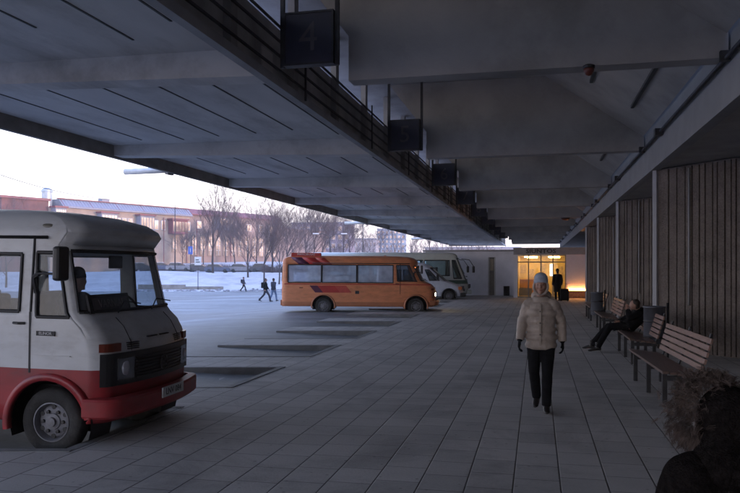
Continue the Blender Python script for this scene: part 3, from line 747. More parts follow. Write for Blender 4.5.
def well(parent, wx, zr, wr, w_):
    for s in (1, -1):
        bm = bmesh.new(); prev = None
        for k in range(17):
            a = math.radians(-20+220*k/16); c, sn = math.cos(a), math.sin(a)
            cur = [bm.verts.new((wx+c*(wr+.02), s*(w_-.02), zr+sn*(wr+.02))), bm.verts.new((wx+c*(wr+.02), s*(w_-.42), zr+sn*(wr+.02)))]
            if prev: bm.faces.new([prev[0], prev[1], cur[1], cur[0]])
            prev = cur
        v = [bm.verts.new((wx+math.cos(math.radians(a))*(wr+.02), s*(w_-.42), zr+math.sin(math.radians(a))*(wr+.02))) for a in range(-20, 201, 20)]
        bm.faces.new(v)
        obj('wheel_well', bm, M_black, parent)
def seats(parent, xs_, w_, z0=.78, mcol=None):
    for x in xs_:
        for s in (-1, 1):
            bm = bmesh.new(); y = s*(w_-.5)
            box(bm, x-.02, x+.42, y-.4, y+.4, z0+.38, z0+.50, bev=.03); box(bm, x-.12, x, y-.4, y+.4, z0+.45, z0+1.08, bev=.04); box(bm, x+.05, x+.3, y-.3, y-.25, z0, z0+.38); box(bm, x+.05, x+.3, y+.25, y+.3, z0, z0+.38)
            obj('seat', bm, mcol or mat('seat_fabric', (.10,.10,.14), .9, var=.3, scale=9), parent)
def floor_box(parent, x0, x1, w_, z0, z1):
    bm = bmesh.new(); box(bm, x0, x1, -w_, w_, z0, z1); obj('underbody', bm, M_black, parent)
def steering(parent, x, y, z):
    bm = bmesh.new(); Mx = Matrix.Translation((x, y, z)) @ Matrix.Rotation(math.radians(60), 4, 'Y')
    ps = [Mx @ Vector((.22*math.cos(a), .22*math.sin(a), 0)) for a in [2*math.pi*k/20 for k in range(21)]]
    tube(bm, ps, .014, 6, cap=False); tube(bm, [Mx @ Vector((-.2,0,0)), Mx @ Vector((.2,0,0))], .012, 5); tube(bm, [Mx @ Vector((0,0,0)), Mx @ Vector((0,0,-.5))], .02, 6)
    obj('steering_wheel', bm, M_black, parent)
def star(parent, x, z, r, m):
    bm = bmesh.new()
    tube(bm, [(x, r*math.cos(a), z+r*math.sin(a)) for a in [2*math.pi*k/24 for k in range(25)]], r*.09, 6, cap=False)
    for k in range(3):
        a = math.pi/2+2*math.pi*k/3; tube(bm, [(x,0,z), (x, r*math.cos(a), z+r*math.sin(a))], [r*.14, r*.04], 5)
    obj('emblem', bm, m, parent)
def boxy_minibus(name, label, cat, Lg, Wd, H, wheels, wr, mats, colour, wins, xc, lower, kind, glassm, seal=.02, steep=False):
    w_ = Wd/2; t_ = thing(name, label, cat)
    # x=0 at nose; body extends to -Lg
    rings = [(.36, -.06, -Lg, w_-.02), (.52, -.02, -Lg, w_), (.96, 0, -Lg, w_), (1.18, -.03, -Lg, w_), (1.34, -.16, -Lg, w_), (1.47, -.42, -Lg, w_-.005), (1.52, -.50, -Lg, w_-.01), (2.20, -.82, -Lg+.02, w_-.07), (2.28, -.84, -Lg+.03, w_-.08)]
    if steep:
        rings = [(.36, -.06, -Lg, w_-.02), (.52, -.02, -Lg, w_), (.96, 0, -Lg, w_), (1.12, -.02, -Lg, w_), (1.22, -.05, -Lg, w_), (1.34, -.12, -Lg, w_), (1.43, -.22, -Lg, w_-.005), (1.50, -.27, -Lg, w_-.01), (2.20, -.43, -Lg+.02, w_-.06), (2.27, -.41, -Lg+.03, w_-.065)]
    k = H/2.62
    rings = [(z*k, a, b_, c) for (z, a, b_, c) in rings]
    roof = [(2.36*k, -.80, -Lg+.02, w_-.085), (2.44*k, -.84, -Lg+.04, w_-.11), (2.53*k, -.98, -Lg+.12, w_-.19), (2.58*k, -1.2, -Lg+.28, w_-.34), (2.61*k, -1.6, -Lg+.6, w_-.6), (2.62*k, -2.2, -Lg+1.2, w_-.85)]
    if steep: roof = [(2.33*k, -.33, -Lg+.02, w_-.06), (2.40*k, -.36, -Lg+.04, w_-.085), (2.48*k, -.48, -Lg+.12, w_-.16), (2.545*k, -.72, -Lg+.28, w_-.30), (2.59*k, -1.1, -Lg+.6, w_-.5), (2.615*k, -1.6, -Lg+1.0, w_-.72), (2.62*k, -2.2, -Lg+1.4, w_-.9)]
    spec = dict(rings=rings, roof=roof, ztop_side=2.28*k, xc=xc, Rf=.26 if not steep else .17, Rr=.14, bulge=.10, taper=.06, wins=wins, zwheel=wr*2+.20, wheels=[(x, wr+.105) for x in wheels], wheel_r=wr, colour=colour, mats=mats, glass=glassm, cabglass=None if steep else glass('dark_cab_glass', (.45,.5,.55), 1.4), seal=seal,
                zbreaks=[lower]+[round(.36+.045*i, 4) for i in range(16)])
    # arch columns ahead of xc: dense fractions
    spec['cfracs'] = [i/16 for i in range(17)]
    shell(spec, t_)
    for x in wheels:
        for s in (-1, 1): wheel(t_, x, s*(w_-.16), wr, s, .2)
        well(t_, x, wr, wr+.105, w_-.03)
    floor_box(t_, -Lg+.1, -.25, w_-.35, .36, .72)
    return t_, w_, k
GLV = glass('clear_van_glass', (.74,.80,.84), 1.2, .02, .16)
# --- foreground white and red minibus
M_vw = mat('van_white', (.58,.59,.60), .35, var=.06, scale=3, dirt=.6, dcol=(.33,.31,.29), stretch=(1,1,2.5))
M_vr = mat('van_red', (.30,.02,.025), .4, var=.2, scale=3, dirt=.75, dcol=(.10,.05,.05), stretch=(1,1,2))
wz = 2.62
wins = [dict(name='windscreen', reg='F', z=(1.56,2.21), kmin=.33), dict(name='cab', reg='CL', a=.1875, b=.9375, z=(1.50,2.19)), dict(name='cab', reg='CR', a=.1875, b=.9375, z=(1.50,2.19)),
        dict(name='rear', reg='B', z=(1.5,2.1))]
for rg_ in 'LR':
    for (a, b_) in ((-2.25,-1.12), (-3.45,-2.4), (-4.65,-3.6)): wins.append(dict(name='side', reg=rg_, a=a, b=b_, z=(1.56,2.17)))
Vn, vw, vk = boxy_minibus('minibus', 'white minibus with red lower body and black grille parked in the nearest bay', 'minibus', 5.7, 2.08, 2.71, (-.76, -4.05), .365, [M_vw, M_vr],
     lambda z, r: 1 if z < .955 else 0, wins, -1.0, .955, 'van', GLV, .02, True)
NOSE = W(82, 7.62)
Vn.location = (NOSE.x+.33, NOSE.y+vw-.02, -.155); Vn.rotation_euler = (0, math.radians(.9), math.radians(1.5))
M_dirt = M_blackp
def van_front(t_, w_, k, bump_m, grille_m, lamp_m, plate='LNV 084', board=None, on=False, badge=None, steep=False):
    DX = -.98 if steep else -1.615; SH = .38 if steep else 0
    # curved strips that follow the nose plan: x offset as in shell
    Rf, bul, tp = (.17 if steep else .26), .10, .06
    def nx(y, xf): 
        yf = w_-tp-Rf
        if abs(y) <= yf: return xf-bul+bul*(1-(y/yf)**2)
        d = abs(y)-yf; return xf-bul-Rf+math.sqrt(max(0, Rf*Rf-d*d))
    def curved(name, y0_, y1_, za, zb_, xf, out, m, par=t_, n=16, back=.05):
        bm = bmesh.new(); prev = None
        for i in range(n+1):
            y = y0_+(y1_-y0_)*i/n; x = nx(y, xf)
            e1 = (nx(y+.01, xf)-nx(y-.01, xf))/.02; nn = Vector((1, -max(-3, min(3, e1)), 0)).normalized()
            p = Vector((x, y, 0))
            cur = [bm.verts.new(((p+nn*out).x, (p+nn*out).y, za)), bm.verts.new(((p+nn*out).x, (p+nn*out).y, zb_)), bm.verts.new(((p-nn*back).x, (p-nn*back).y, zb_)), bm.verts.new(((p-nn*back).x, (p-nn*back).y, za))]
            if prev:
                for q in range(4): bm.faces.new([prev[q], prev[(q+1)%4], cur[(q+1)%4], cur[q]])
            else: bm.faces.new(cur)
            prev = cur
        bm.faces.new(prev[::-1]); bmesh.ops.recalc_face_normals(bm, faces=bm.faces)
        return obj(name, bm, m, par)
    W_ = w_-tp
    curved('grille', -(W_-.02), W_-.02, .74*k, 1.075*k, -.005, .022, grille_m, n=56)
    for i in range(7):
        z = .79*k+.036*i; curved('grille_bar', -.52, .52, z, z+.014, -.005, .045, M_blackp, back=-.02)
    for s in (-1, 1):
        y = s*(W_-.30)
        h = curved('headlight', y-.12, y+.12, .80*k, 1.02*k, -.005, .034, mat('headlight_bowl', (.22,.23,.26), .15, .6), n=10)
        bm = bmesh.new(); lathe(bm, [(.085, nx(y,0)+.018), (.075, nx(y,0)+.034), (.001, nx(y,0)+.044)], 20, 'x', (0, y, .91*k)); obj('lens', bm, lamp_m if (on) else mat('lens_glass', (.5,.5,.55), .08, .3), h, True)
        ya, yb = sorted((s*(W_-.24), s*(W_-.015)))
        curved('indicator', ya, yb, 1.095*k, 1.18*k, -.005, .012, mat('amber_lens', (.16,.03,.015), .3), n=8)
        for i in range(4):
            ya, yb = sorted((s*(W_-.55), s*(W_-.36))); z = 1.10*k+.022*i; curved('vent_slot', ya, yb, z, z+.010, -.012, .006, M_black, n=4)
    # bumper: wraps back along the sides
    bm = bmesh.new(); prev = None; path = []
    ys_ = frange(-(W_+.02), W_+.02, .1)
    yf_ = W_-Rf; ys_ = [-(yf_+Rf*math.sin(a)) for a in [math.pi/2*k/8 for k in range(8, 0, -1)]] + frange(-yf_, yf_, .12) + [(yf_+Rf*math.sin(a)) for a in [math.pi/2*k/8 for k in range(1, 9)]]
    path.append(Vector((-.34, -(W_+.035), 0)));
    for y in ys_: path.append(Vector((nx(max(-W_+.002, min(W_-.002, y)), .09)+.0, y*1.02, 0)))
    path.append(Vector((-.34, W_+.035, 0)))
    for i, p in enumerate(path):
        d = (path[min(i+1, len(path)-1)]-path[max(i-1, 0)]).normalized(); nn = Vector((d.y, -d.x, 0))
        prof_ = [(-.05,.42), (.03,.425), (.055,.45), (.06,.60), (.045,.625), (-.05,.635)]
        cur = [bm.verts.new((p.x+nn.x*o_, p.y+nn.y*o_, z*k)) for o_, z in prof_]
        if prev:
            for q in range(6): bm.faces.new([prev[q], prev[(q+1)%6], cur[(q+1)%6], cur[q]])
        else: bm.faces.new(cur)
        prev = cur
    bm.faces.new(prev[::-1]); bmesh.ops.recalc_face_normals(bm, faces=bm.faces)
    bu = obj('bumper', bm, bump_m, t_)
    for p_ in bu.data.polygons: p_.use_smooth = True
    e_ = bu.modifiers.new('edge', 'EDGE_SPLIT'); e_.split_angle = math.radians(30)
    bm = bmesh.new(); box(bm, .155, .172, -.26, .26, .53*k, .645*k, bev=.004); pl_ = obj('number_plate', bm, M_white, t_)
    text('plate_text', plate, .105, M_black, pl_, (.174, 0, .587*k), (math.pi/2, 0, math.pi/2), .001)
    star(t_, .045, .90*k, .085, mat('dull_emblem', (.10,.10,.105), .4, .6))
    # bonnet seam + slots
    for (y, l) in ((-.14,.2), (.14,.2)):
        bm = bmesh.new(); box(bm, nx(y,0)-.055, nx(y,0)-.02, y-l/2, y+l/2, 1.20*k, 1.212*k); obj('bonnet_slot', bm, M_black, t_)
    for y in (-.55, .55):
        bm = bmesh.new(); tube(bm, [(nx(y,-.02)+.002, y, 1.08*k), (nx(y,-.03)+.003, y, 1.18*k), (nx(y,-.12 if steep else -.16)+.003, y, 1.335*k), (nx(y,-.22 if steep else -.40)+.003, y, (1.43 if steep else 1.46)*k)], .005, 5); obj('bonnet_seam', bm, M_black, t_)
    # door seam, handle, drip rail
    for s in (-1, 1):
        y = s*(w_+.001)
        bm = bmesh.new(); box(bm, DX-.01, DX+.01, min(y, y+s*.004), max(y, y+s*.004), .9, 1.5*k); obj('door_seam', bm, M_black, t_)
        bm = bmesh.new(); tube(bm, [(DX, s*(w_-.008), 1.5*k), (DX, s*(w_-(.062 if steep else .075)), 2.27*k)], .014, 6); tube(bm, [(DX-.06, s*(w_+.004), 1.38*k), (DX-.12, s*(w_+.03), 1.38*k), (DX-.2, s*(w_+.004), 1.38*k)], .014, 6); obj('door_handle', bm, M_black, t_)
        bm = bmesh.new(); tube(bm, [(-5.4 if s else 0, s*(w_-(.055 if steep else .070)), 2.275*k), (-1.2+SH, s*(w_-(.055 if steep else .070)), 2.275*k)], .018, 6); obj('drip_rail', bm, M_blackp, t_, True)
    # mirrors
    for s in ((-1,) if steep else (-1, 1)):
        bm = bmesh.new(); Mx = Matrix.Translation((-.70+SH*.45, s*(w_+.13), 1.83*k))
        box(bm, -.045, .045, -.095, .095, 0, .36, M=Mx, bev=.03); mo = obj('mirror', bm, M_blackp, t_)
        bm = bmesh.new(); tube(bm, [(DX+.06 if steep else -1.02, s*(w_-.04), 1.93*k), (DX+.15 if steep else -.9, s*(w_+.10), 1.90*k), (-.7+SH*.45, s*(w_+.13), 1.90*k)], .012, 6); tube(bm, [(-1.04+SH*.3, s*(w_-.03), 1.70*k), (-1.03+SH*.3, s*(w_+.03), 1.86*k), (-.95+SH*.3,s*(w_+.04),1.91*k)], .03, 6); obj('mirror_arm', bm, M_black, mo)
    # wipers
    for y in (-.62, .12):
        bm = bmesh.new(); tube(bm, [(-.40+SH*.55, y, 1.49*k), (-.50+SH*.62, y+.25, 1.60*k), (-.46+SH*.6, y+.55, 1.56*k)], .008, 5); obj('wiper', bm, M_black, t_)
    steering(t_, -.98+SH*.85, .42, 1.45*k)
    bm = bmesh.new(); box(bm, -.95+SH, -.62+SH*.7, -(w_-.25), w_-.25, 1.15*k, 1.47*k, bev=.05); obj('dashboard', bm, M_black, t_)
    seats(t_, [-1.9, -2.9, -3.7, -4.5], w_, .60*k)
M_redb = mat('bumper_red', (.33,.03,.035), .45, var=.2, scale=4, dirt=.5, dcol=(.12,.07,.07))
van_front(Vn, vw, vk, M_redb, M_blackp, None, 'LNV 084', steep=True)
for s in (-1, 1):
    lip(Vn, -.76, .365, .47, s*(vw-.012), M_vr, .06, 8, 190, .035); lip(Vn, -4.05, .365, .475, s*(vw-.005), M_vr, .05)
    bm = bmesh.new(); box(bm, -.90, -.68, min(s*(vw-.004), s*(vw+.006)), max(s*(vw-.004), s*(vw+.006)), 1.30, 1.35); bd = obj('badge', bm, M_black, Vn)
    text('badge_text', 'ELINOR', .045, M_white, bd, (-.79, s*(vw+.007), 1.325), (math.pi/2, 0, 0 if s < 0 else math.pi), .001)
    bm = bmesh.new(); box(bm, -.96, -.5, min(s*(vw-.02), s*(vw+.003)), max(s*(vw-.02), s*(vw+.002)), 1.085, 1.093); obj('body_crease', bm, M_vw, Vn)
    bm = bmesh.new(); ellipsoid(bm, (-.86, s*(vw-.115), 2.47), (.09, .035, .035)); obj('roof_lamp', bm, mat('clearance_lamp', (.16,.15,.12), .3), Vn, True)
# destination board and inner mirror
bm = bmesh.new(); Mx = Matrix.Translation((-.37, -.46, 1.53)) @ Matrix.Rotation(math.radians(-14), 4, 'Y'); box(bm, -.012, .012, -.42, .40, 0, .21, M=Mx); db = obj('destination_board', bm, M_black, Vn)
bm = bmesh.new(); box(bm, .013, .018, -.35, .35, .03, .17, M=Mx); obj('board_face', bm, mat('board_face', (.08,.07,.08), .5), db)
tx = text('board_text', 'VARNIAI', .13, mat('board_letters', (.35,.28,.30), .6), db, Mx @ Vector((.020, 0, .10)), (0,0,0), .001)
tx.rotation_euler = (Matrix.Rotation(math.radians(-14), 3, 'Y') @ Matrix.Rotation(math.pi/2, 3, 'Z') @ Matrix.Rotation(math.pi/2, 3, 'X')).to_euler()
bm = bmesh.new(); box(bm, -.60, -.57, -.17, .10, 2.02, 2.17, bev=.01); obj('inner_mirror', bm, M_black, Vn)
# --- orange minibus
fog_sky_glass, t, b = nt('sky_tinted_misted_glass'); b.inputs['Base Color'].default_value = (.56,.62,.76,1); b.inputs['Roughness'].default_value = .12  # reflected lavender sky put into the colour of the misted panes
_tr = t.nodes.new('ShaderNodeBsdfTransparent'); _tr.inputs[0].default_value = (.75,.8,.85,1); _mx = t.nodes.new('ShaderNodeMixShader'); _mx.inputs[0].default_value = .68
_n = t.nodes.new('ShaderNodeTexNoise'); _n.inputs['Scale'].default_value = 2.5; _tc = t.nodes.new('ShaderNodeTexCoord'); t.links.new(_tc.outputs['Object'], _n.inputs[0])
_r = t.nodes.new('ShaderNodeMapRange'); _r.inputs['From Min'].default_value = .3; _r.inputs['From Max'].default_value = .7; _r.inputs['To Min'].default_value = .42; _r.inputs['To Max'].default_value = .70
t.links.new(_n.outputs['Fac'], _r.inputs[0]); t.links.new(_r.outputs[0], _mx.inputs[0])
t.links.new(_tr.outputs[0], _mx.inputs[1]); t.links.new(b.outputs[0], _mx.inputs[2]); t.links.new(_mx.outputs[0], t.nodes['Material Output'].inputs['Surface'])
M_or = mat('bus_orange', (.67,.245,.11), .35, var=.12, scale=3, dirt=.5, dcol=(.25,.10,.04), stretch=(1,1,3))
M_ord = mat('bus_orange_dark', (.45,.17,.08), .4, var=.1, scale=3, dirt=.4, dcol=(.12,.08,.06))
wins = [dict(name='windscreen', reg='F', z=(1.48,2.10), kmin=.33), dict(name='cab', reg='CL', a=.125, b=.9375, z=(1.46,2.14)), dict(name='cab', reg='CR', a=.125, b=.9375, z=(1.46,2.14)), dict(name='rear', reg='B', z=(1.45,2.1))]
for rg_ in 'LR':
    for (a, b_) in ((-3.46,-1.92), (-4.98,-3.50), (-6.45,-5.02)): wins.append(dict(name='side', reg=rg_, a=a, b=b_, z=(1.38,2.14)))
On, ow, ok_ = boxy_minibus('minibus', 'orange minibus with red and purple stripes and a lit headlight', 'minibus', 6.72, 2.12, 2.55, (-.92, -4.92), .37, [M_or, M_ord],
     lambda z, r: 1 if z < .55 else 0, wins, -1.86, .55, 'van', fog_sky_glass, .02)
p = W(437.5, 31.0); th = PSI
hd = Vector((math.cos(th), math.sin(th), 0)); nl = Vector((-math.sin(th), math.cos(th), 0))
On.location = Vector((p.x, p.y, -.155)) + nl*(ow) ; On.rotation_euler = (0, math.radians(.35), th)
M_hl = emis('lit_headlight', (1, .8, .5), 14)
van_front(On, ow, ok_, M_ord, M_ord, M_hl, 'ZRB 516', on=True)
M_sr = mat('stripe_red', (.42,.03,.025), .4); M_sp = mat('stripe_purple', (.09,.015,.05), .4); M_so = mat('stripe_coral', (.50,.07,.05), .4)
for s in (-1, 1):
    for x in (-.92, -4.92): lip(On, x, .37, .475, s*(ow-.01), M_ord, .05)
    def para(x0_, x1_, za, zb_, m, lean=.25, y=ow, nm='stripe'):
        bm = bmesh.new(); prism(bm, [(x0_+lean, za), (x1_+lean, za), (x1_, zb_), (x0_, zb_)], 'y', min(s*(y+.001), s*(y+.005)), max(s*(y+.001), s*(y+.005))); obj(nm, bm, m, On)
    para(-5.52, -5.18, .95, 1.25, M_sp); para(-5.18, -4.45, .95, 1.25, M_sr); para(-4.45, -3.95, .95, 1.25, M_so)
    para(-6.6, -.3, 1.29, 1.33, M_sr, 0)
    for (xa_, xb_, m_) in ((-6.20,-5.72,M_sp), (-5.72,-5.15,M_sr), (-5.15,-4.75,M_so)):
        YZ = [(ow-.072,2.165),(ow-.079,2.25),(ow-.084,2.31),(ow-.106,2.38),(ow-.175,2.465)]; bm = bmesh.new(); prev = None
        for q_, (yy, zz) in enumerate(YZ):
            ln = -.09*q_; cur = [bm.verts.new((xa_+ln+.2, s*(yy+.004), zz)), bm.verts.new((xb_+ln+.2, s*(yy+.004), zz))]
            if prev: bm.faces.new([prev[0], prev[1], cur[1], cur[0]])
            prev = cur
        st = obj('stripe', bm, m_, On, True); md = st.modifiers.new('t', 'SOLIDIFY'); md.thickness = .004; md.offset = 0
    bm = bmesh.new(); box(bm, -3.55, -3.38, min(s*(ow+.001), s*(ow+.006)), max(s*(ow+.001), s*(ow+.006)), .90, 1.03); obj('filler_cap', bm, M_black, On)
    bm = bmesh.new(); box(bm, -5.95, -5.8, min(s*(ow+.001), s*(ow+.02)), max(s*(ow+.001), s*(ow+.02)), 1.14, 1.17); obj('side_marker', bm, M_black, On)
for x in (-6.4, -6.1, -5.8, -5.5, -5.2):
    pass
bm = bmesh.new(); box(bm, -6.35, -5.05, -.75, -.45, 2.49, 2.66, bev=.02); rs = obj('roof_sign', bm, M_sr, On)
text('roof_sign_text', 'MIKROBUSAS', .13, M_white, rs, (-5.7, -.752, 2.59), (math.pi/2,0,0), .001)
bm = bmesh.new(); box(bm, -6.78, -6.70, -ow+.1, ow-.1, .38, .62, bev=.02); obj('rear_bumper', bm, M_ord, On)
for s in (-1,1):
    bm = bmesh.new(); box(bm, -6.735, -6.715, s*(ow-.25)-.08, s*(ow-.25)+.08, .8, 1.15); obj('tail_lamp', bm, mat('red_lens', (.3,.02,.02), .3), On)
bm = bmesh.new()
for y in (-.7,-.5,-.3): ellipsoid(bm, (-.95, y, 2.05), (.03,.04,.025))
obj('windscreen_charm', bm, emis('amber_glow', (1,.25,.08), .8), On)
# --- silver van (sloping bonnet)
M_sv = mat('van_silver', (.72,.76,.84), .35, .2, var=.06, scale=3, dirt=.25, dcol=(.25,.25,.26))
Sv = thing('panel_van', 'pale silver van with a sloping bonnet behind the orange minibus', 'van')
w_ = .97
rings = [(.30,-.04,-5.3,w_-.02), (.5,0,-5.3,w_), (.78,-.06,-5.3,w_), (.95,-.20,-5.3,w_), (1.08,-.55,-5.3,w_-.01), (1.22,-.95,-5.3,w_-.02), (1.95,-1.75,-5.28,w_-.10), (2.08,-1.92,-5.26,w_-.12)]
roof = [(2.2,-2.12,-5.2,w_-.16), (2.3,-2.45,-5.1,w_-.26), (2.36,-2.9,-4.9,w_-.45), (2.38,-3.3,-4.6,w_-.7)]
wins = [dict(name='windscreen', reg='F', z=(1.24,2.0), kmin=.33), dict(name='cab', reg='CL', a=.375, b=.875, z=(1.25,1.9)), dict(name='cab', reg='CR', a=.375, b=.875, z=(1.25,1.9))]
for rg_ in 'LR': wins.append(dict(name='side', reg=rg_, a=-3.7, b=-2.75, z=(1.25,1.9))); wins.append(dict(name='side', reg=rg_, a=-4.9, b=-3.85, z=(1.25,1.9)))
spec = dict(rings=rings, roof=roof, ztop_side=2.08, xc=-2.6, Rf=.28, Rr=.12, bulge=.14, taper=.08, wins=wins, zwheel=.86, wheels=[(-.98,.42),(-4.2,.42)], wheel_r=.33, mats=[M_sv], glass=glass('van_side_glass', (.4,.45,.5), 2.0), zbreaks=[round(.3+.045*i,4) for i in range(14)], cfracs=[i/16 for i in range(17)], seal=.018)
shell(spec, Sv)
for x in (-.98,-4.2):
    for s in (-1,1): wheel(Sv, x, s*(w_-.13), .33, s, .2); lip(Sv, x, .33, .42, s*(w_-.02), M_blackp, .03)
    well(Sv, x, .33, .42, w_-.03)
floor_box(Sv, -5.2, -.2, w_-.35, .3, .55)
for s in (-1,1):
    bm = bmesh.new(); box(bm, -.22, -.05, s*(w_-.28)-.1, s*(w_-.28)+.1, .72, .92, bev=.03); obj('headlight', bm, mat('headlight_bowl', (.35,.36,.4), .12, .6), Sv)
    bm = bmesh.new(); box(bm, -.42, -.20, min(s*(w_-.10), s*(w_-.04)), max(s*(w_-.10), s*(w_-.04)), .70, .88, bev=.01); obj('indicator', bm, mat('orange_lens', (.5,.16,.05), .3), Sv)
    bm = bmesh.new(); box(bm, -1.75,-1.6, s*(w_+.1)-.08, s*(w_+.1)+.08, 1.3, 1.6, bev=.03); obj('mirror', bm, M_blackp, Sv)
bm = bmesh.new(); box(bm, -.30, .03, -w_+.05, w_-.05, .28, .52, bev=.05); obj('bumper', bm, M_blackp, Sv)
bm = bmesh.new(); box(bm, -.03, .02, -.5, .5, .6, .75, bev=.01); obj('grille', bm, M_black, Sv)
seats(Sv, [-2.2,-3.2], w_, .5)
p = W(465.5, 43.0); Sv.location = Vector((p.x, p.y, -.12)) + nl*w_; Sv.rotation_euler = (0,0,th)
# --- coach
M_co = mat('coach_white', (.60,.63,.58), .35, var=.05, scale=2, dirt=.25, dcol=(.3,.3,.28))
M_cg = mat('coach_green', (.07,.13,.09), .4, var=.1)
Co = thing('coach', 'tall white and green coach with big dark mirrors behind the silver van', 'coach')
w_ = 1.22
rings = [(.30,-.06,-11.0,w_-.03), (.55,0,-11.0,w_), (.95,-.02,-11.0,w_), (1.25,-.08,-11.0,w_), (2.6,-.62,-11.0,w_-.03), (2.80,-.74,-10.98,w_-.05)]
roof = [(2.95,-.78,-10.95,w_-.07), (3.05,-.9,-10.9,w_-.14), (3.11,-1.1,-10.8,w_-.26), (3.14,-1.6,-10.5,w_-.6)]
wins = [dict(name='windscreen', reg='F', z=(1.28,2.72), kmin=.17), dict(name='cab', reg='CL', a=.25, b=.875, z=(1.35,2.6)), dict(name='cab', reg='CR', a=.25, b=.875, z=(1.35,2.6)), dict(name='rear', reg='B', z=(1.6,2.6))]
for rg_ in 'LR':
    for a in (-3.1,-4.9,-6.7,-8.5,-10.3): wins.append(dict(name='side', reg=rg_, a=a, b=a+1.68, z=(1.55,2.6)))
spec = dict(rings=rings, roof=roof, ztop_side=2.8, xc=-1.35, Rf=.22, Rr=.15, bulge=.14, taper=.02, wins=wins, zwheel=1.1, wheels=[(-2.4,.6),(-8.2,.6)], wheel_r=.5, colour=lambda z, r: 1 if (1.0 < z < 1.25) else 0, mats=[M_co, M_cg], glass=glass('coach_glass', (.62,.72,.68), 2.2), zbreaks=[1.0]+[round(.3+.05*i,4) for i in range(18)], cfracs=[i/16 for i in range(17)], seal=.025)
shell(spec, Co)
for x in (-2.4,-8.2):
    for s in (-1,1): wheel(Co, x, s*(w_-.2), .5, s, .28); lip(Co, x, .5, .6, s*(w_-.01), M_co, .04)
    well(Co, x, .5, .6, w_-.03)
floor_box(Co, -10.8, -.3, w_-.4, .35, 1.0)
for s in (-1,1):
    bm = bmesh.new(); box(bm, -.1, .03, s*(w_-.32)-.16, s*(w_-.32)+.16, .72, .98, bev=.03); obj('headlight', bm, mat('headlight_bowl', (.35,.36,.4), .12, .6), Co)
    bm = bmesh.new(); box(bm, .10,.26, s*(w_+.12)-.1, s*(w_+.12)+.1, 1.75, 2.2, bev=.04); mo = obj('mirror', bm, M_blackp, Co)
    bm = bmesh.new(); tube(bm, [(-.6,s*(w_-.1),2.7),(-.1,s*(w_+.12),2.62),(.18,s*(w_+.12),2.2)], .022, 6); obj('mirror_arm', bm, M_blackp, mo)
bm = bmesh.new(); box(bm, -.2, .08, -w_+.02, w_-.02, .28, .58, bev=.05); obj('bumper', bm, M_co, Co)
bm = bmesh.new(); box(bm, -.05, .02, -.7, .7, .66, .95, bev=.01); obj('grille', bm, M_black, Co)
bm = bmesh.new(); box(bm, -.30, .0, .3, w_-.3, 1.45, 1.5); obj('dashboard', bm, M_black, Co)
seats(Co, [-2.2,-3.1,-4.0,-4.9,-5.8,-6.7,-7.6,-8.5], w_, 1.05)
p = W(470.5, 46.75); Co.location = Vector((p.x, p.y, -.10)) + nl*w_; Co.rotation_euler = (0,0,th); Co.scale = (.96,1,.955)
# ------------------------------------------------------------------ people
M_skin = mat('skin', (.36,.20,.15), .55, var=.08, scale=20)
def V3(*a): return Vector(a)
def sub_path(P, R, n=6, puff=0, period=.09):
    """interpolate a joint path, optionally with quilted ridges"""
    pts, rr = [], []; run = 0
    for i in range(len(P)-1):
        a, b_ = Vector(P[i]), Vector(P[i+1]); l = (b_-a).length
        for k in range(n):
            f = k/n; r0, r1 = R[i], R[i+1]
            r = tuple(r0[q]+(r1[q]-r0[q])*f for q in (0, 1))
            d = run + l*f; m = 1 + puff*(abs(math.sin(math.pi*d/period))-.5)
            pts.append(a.lerp(b_, f)); rr.append((r[0]*m, r[1]*m))
        run += l
    pts.append(Vector(P[-1])); rr.append(R[-1]); return pts, rr
def hand(bm, wr, d, s, curl=.5, sc_=1.0):
    """palm and five fingers; d = direction the hand points, s = +-1 side"""
    d = d.normalized(); side = Vector((0,-1,0)); side = (side - d*side.dot(d)).normalized(); nrm = d.cross(side)*s
    pc = wr + d*.045*sc_
    tube(bm, [wr - d*.02, wr+d*.02*sc_, wr+d*.085*sc_], [(.026*sc_,.018*sc_),(.042*sc_,.018*sc_),(.040*sc_,.015*sc_)], 10, side=side)
    for k, ln in enumerate((.070,.080,.075,.058)):
        b0 = wr + d*.080*sc_ + side*(.030-.020*k)*sc_
        p1 = b0 + (d*(1-.25*curl) + nrm*.45*curl).normalized()*ln*.45*sc_
        p2 = p1 + (d*(1-.8*curl) + nrm*1.0*curl).normalized()*ln*.32*sc_
        p3 = p2 + (d*(.6-curl) + nrm*1.1*curl).normalized()*ln*.25*sc_
        tube(bm, [b0, p1, p2, p3], [.0105*sc_, .0100*sc_, .009*sc_, .007*sc_], 7)
    b0 = wr + d*.025*sc_ + side*.036*sc_
    p1 = b0 + (d*.7+side*.7+nrm*.2).normalized()*.035*sc_; p2 = p1 + (d*.9+side*.2+nrm*.4).normalized()*.03*sc_
    tube(bm, [b0, p1, p2], [.013*sc_, .0115*sc_, .009*sc_], 7)
J0 = dict(pelvis=V3(0,0,.95), waist=V3(0,0,1.08), chest=V3(0,0,1.30), neck=V3(0,0,1.46), head=V3(0,-.02,1.63), shR=V3(-.18,0,1.42), shL=V3(.18,0,1.42),
          elR=V3(-.24,.02,1.13), elL=V3(.24,.02,1.13), wrR=V3(-.25,-.06,.89), wrL=V3(.25,-.06,.89),
          hpR=V3(-.09,0,.92), hpL=V3(.09,0,.92), knR=V3(-.10,-.02,.50), knL=V3(.10,-.02,.50), anR=V3(-.10,.02,.09), anL=V3(.10,.02,.09), toeR=V3(-.11,-.17,.03), toeL=V3(.11,-.17,.03))
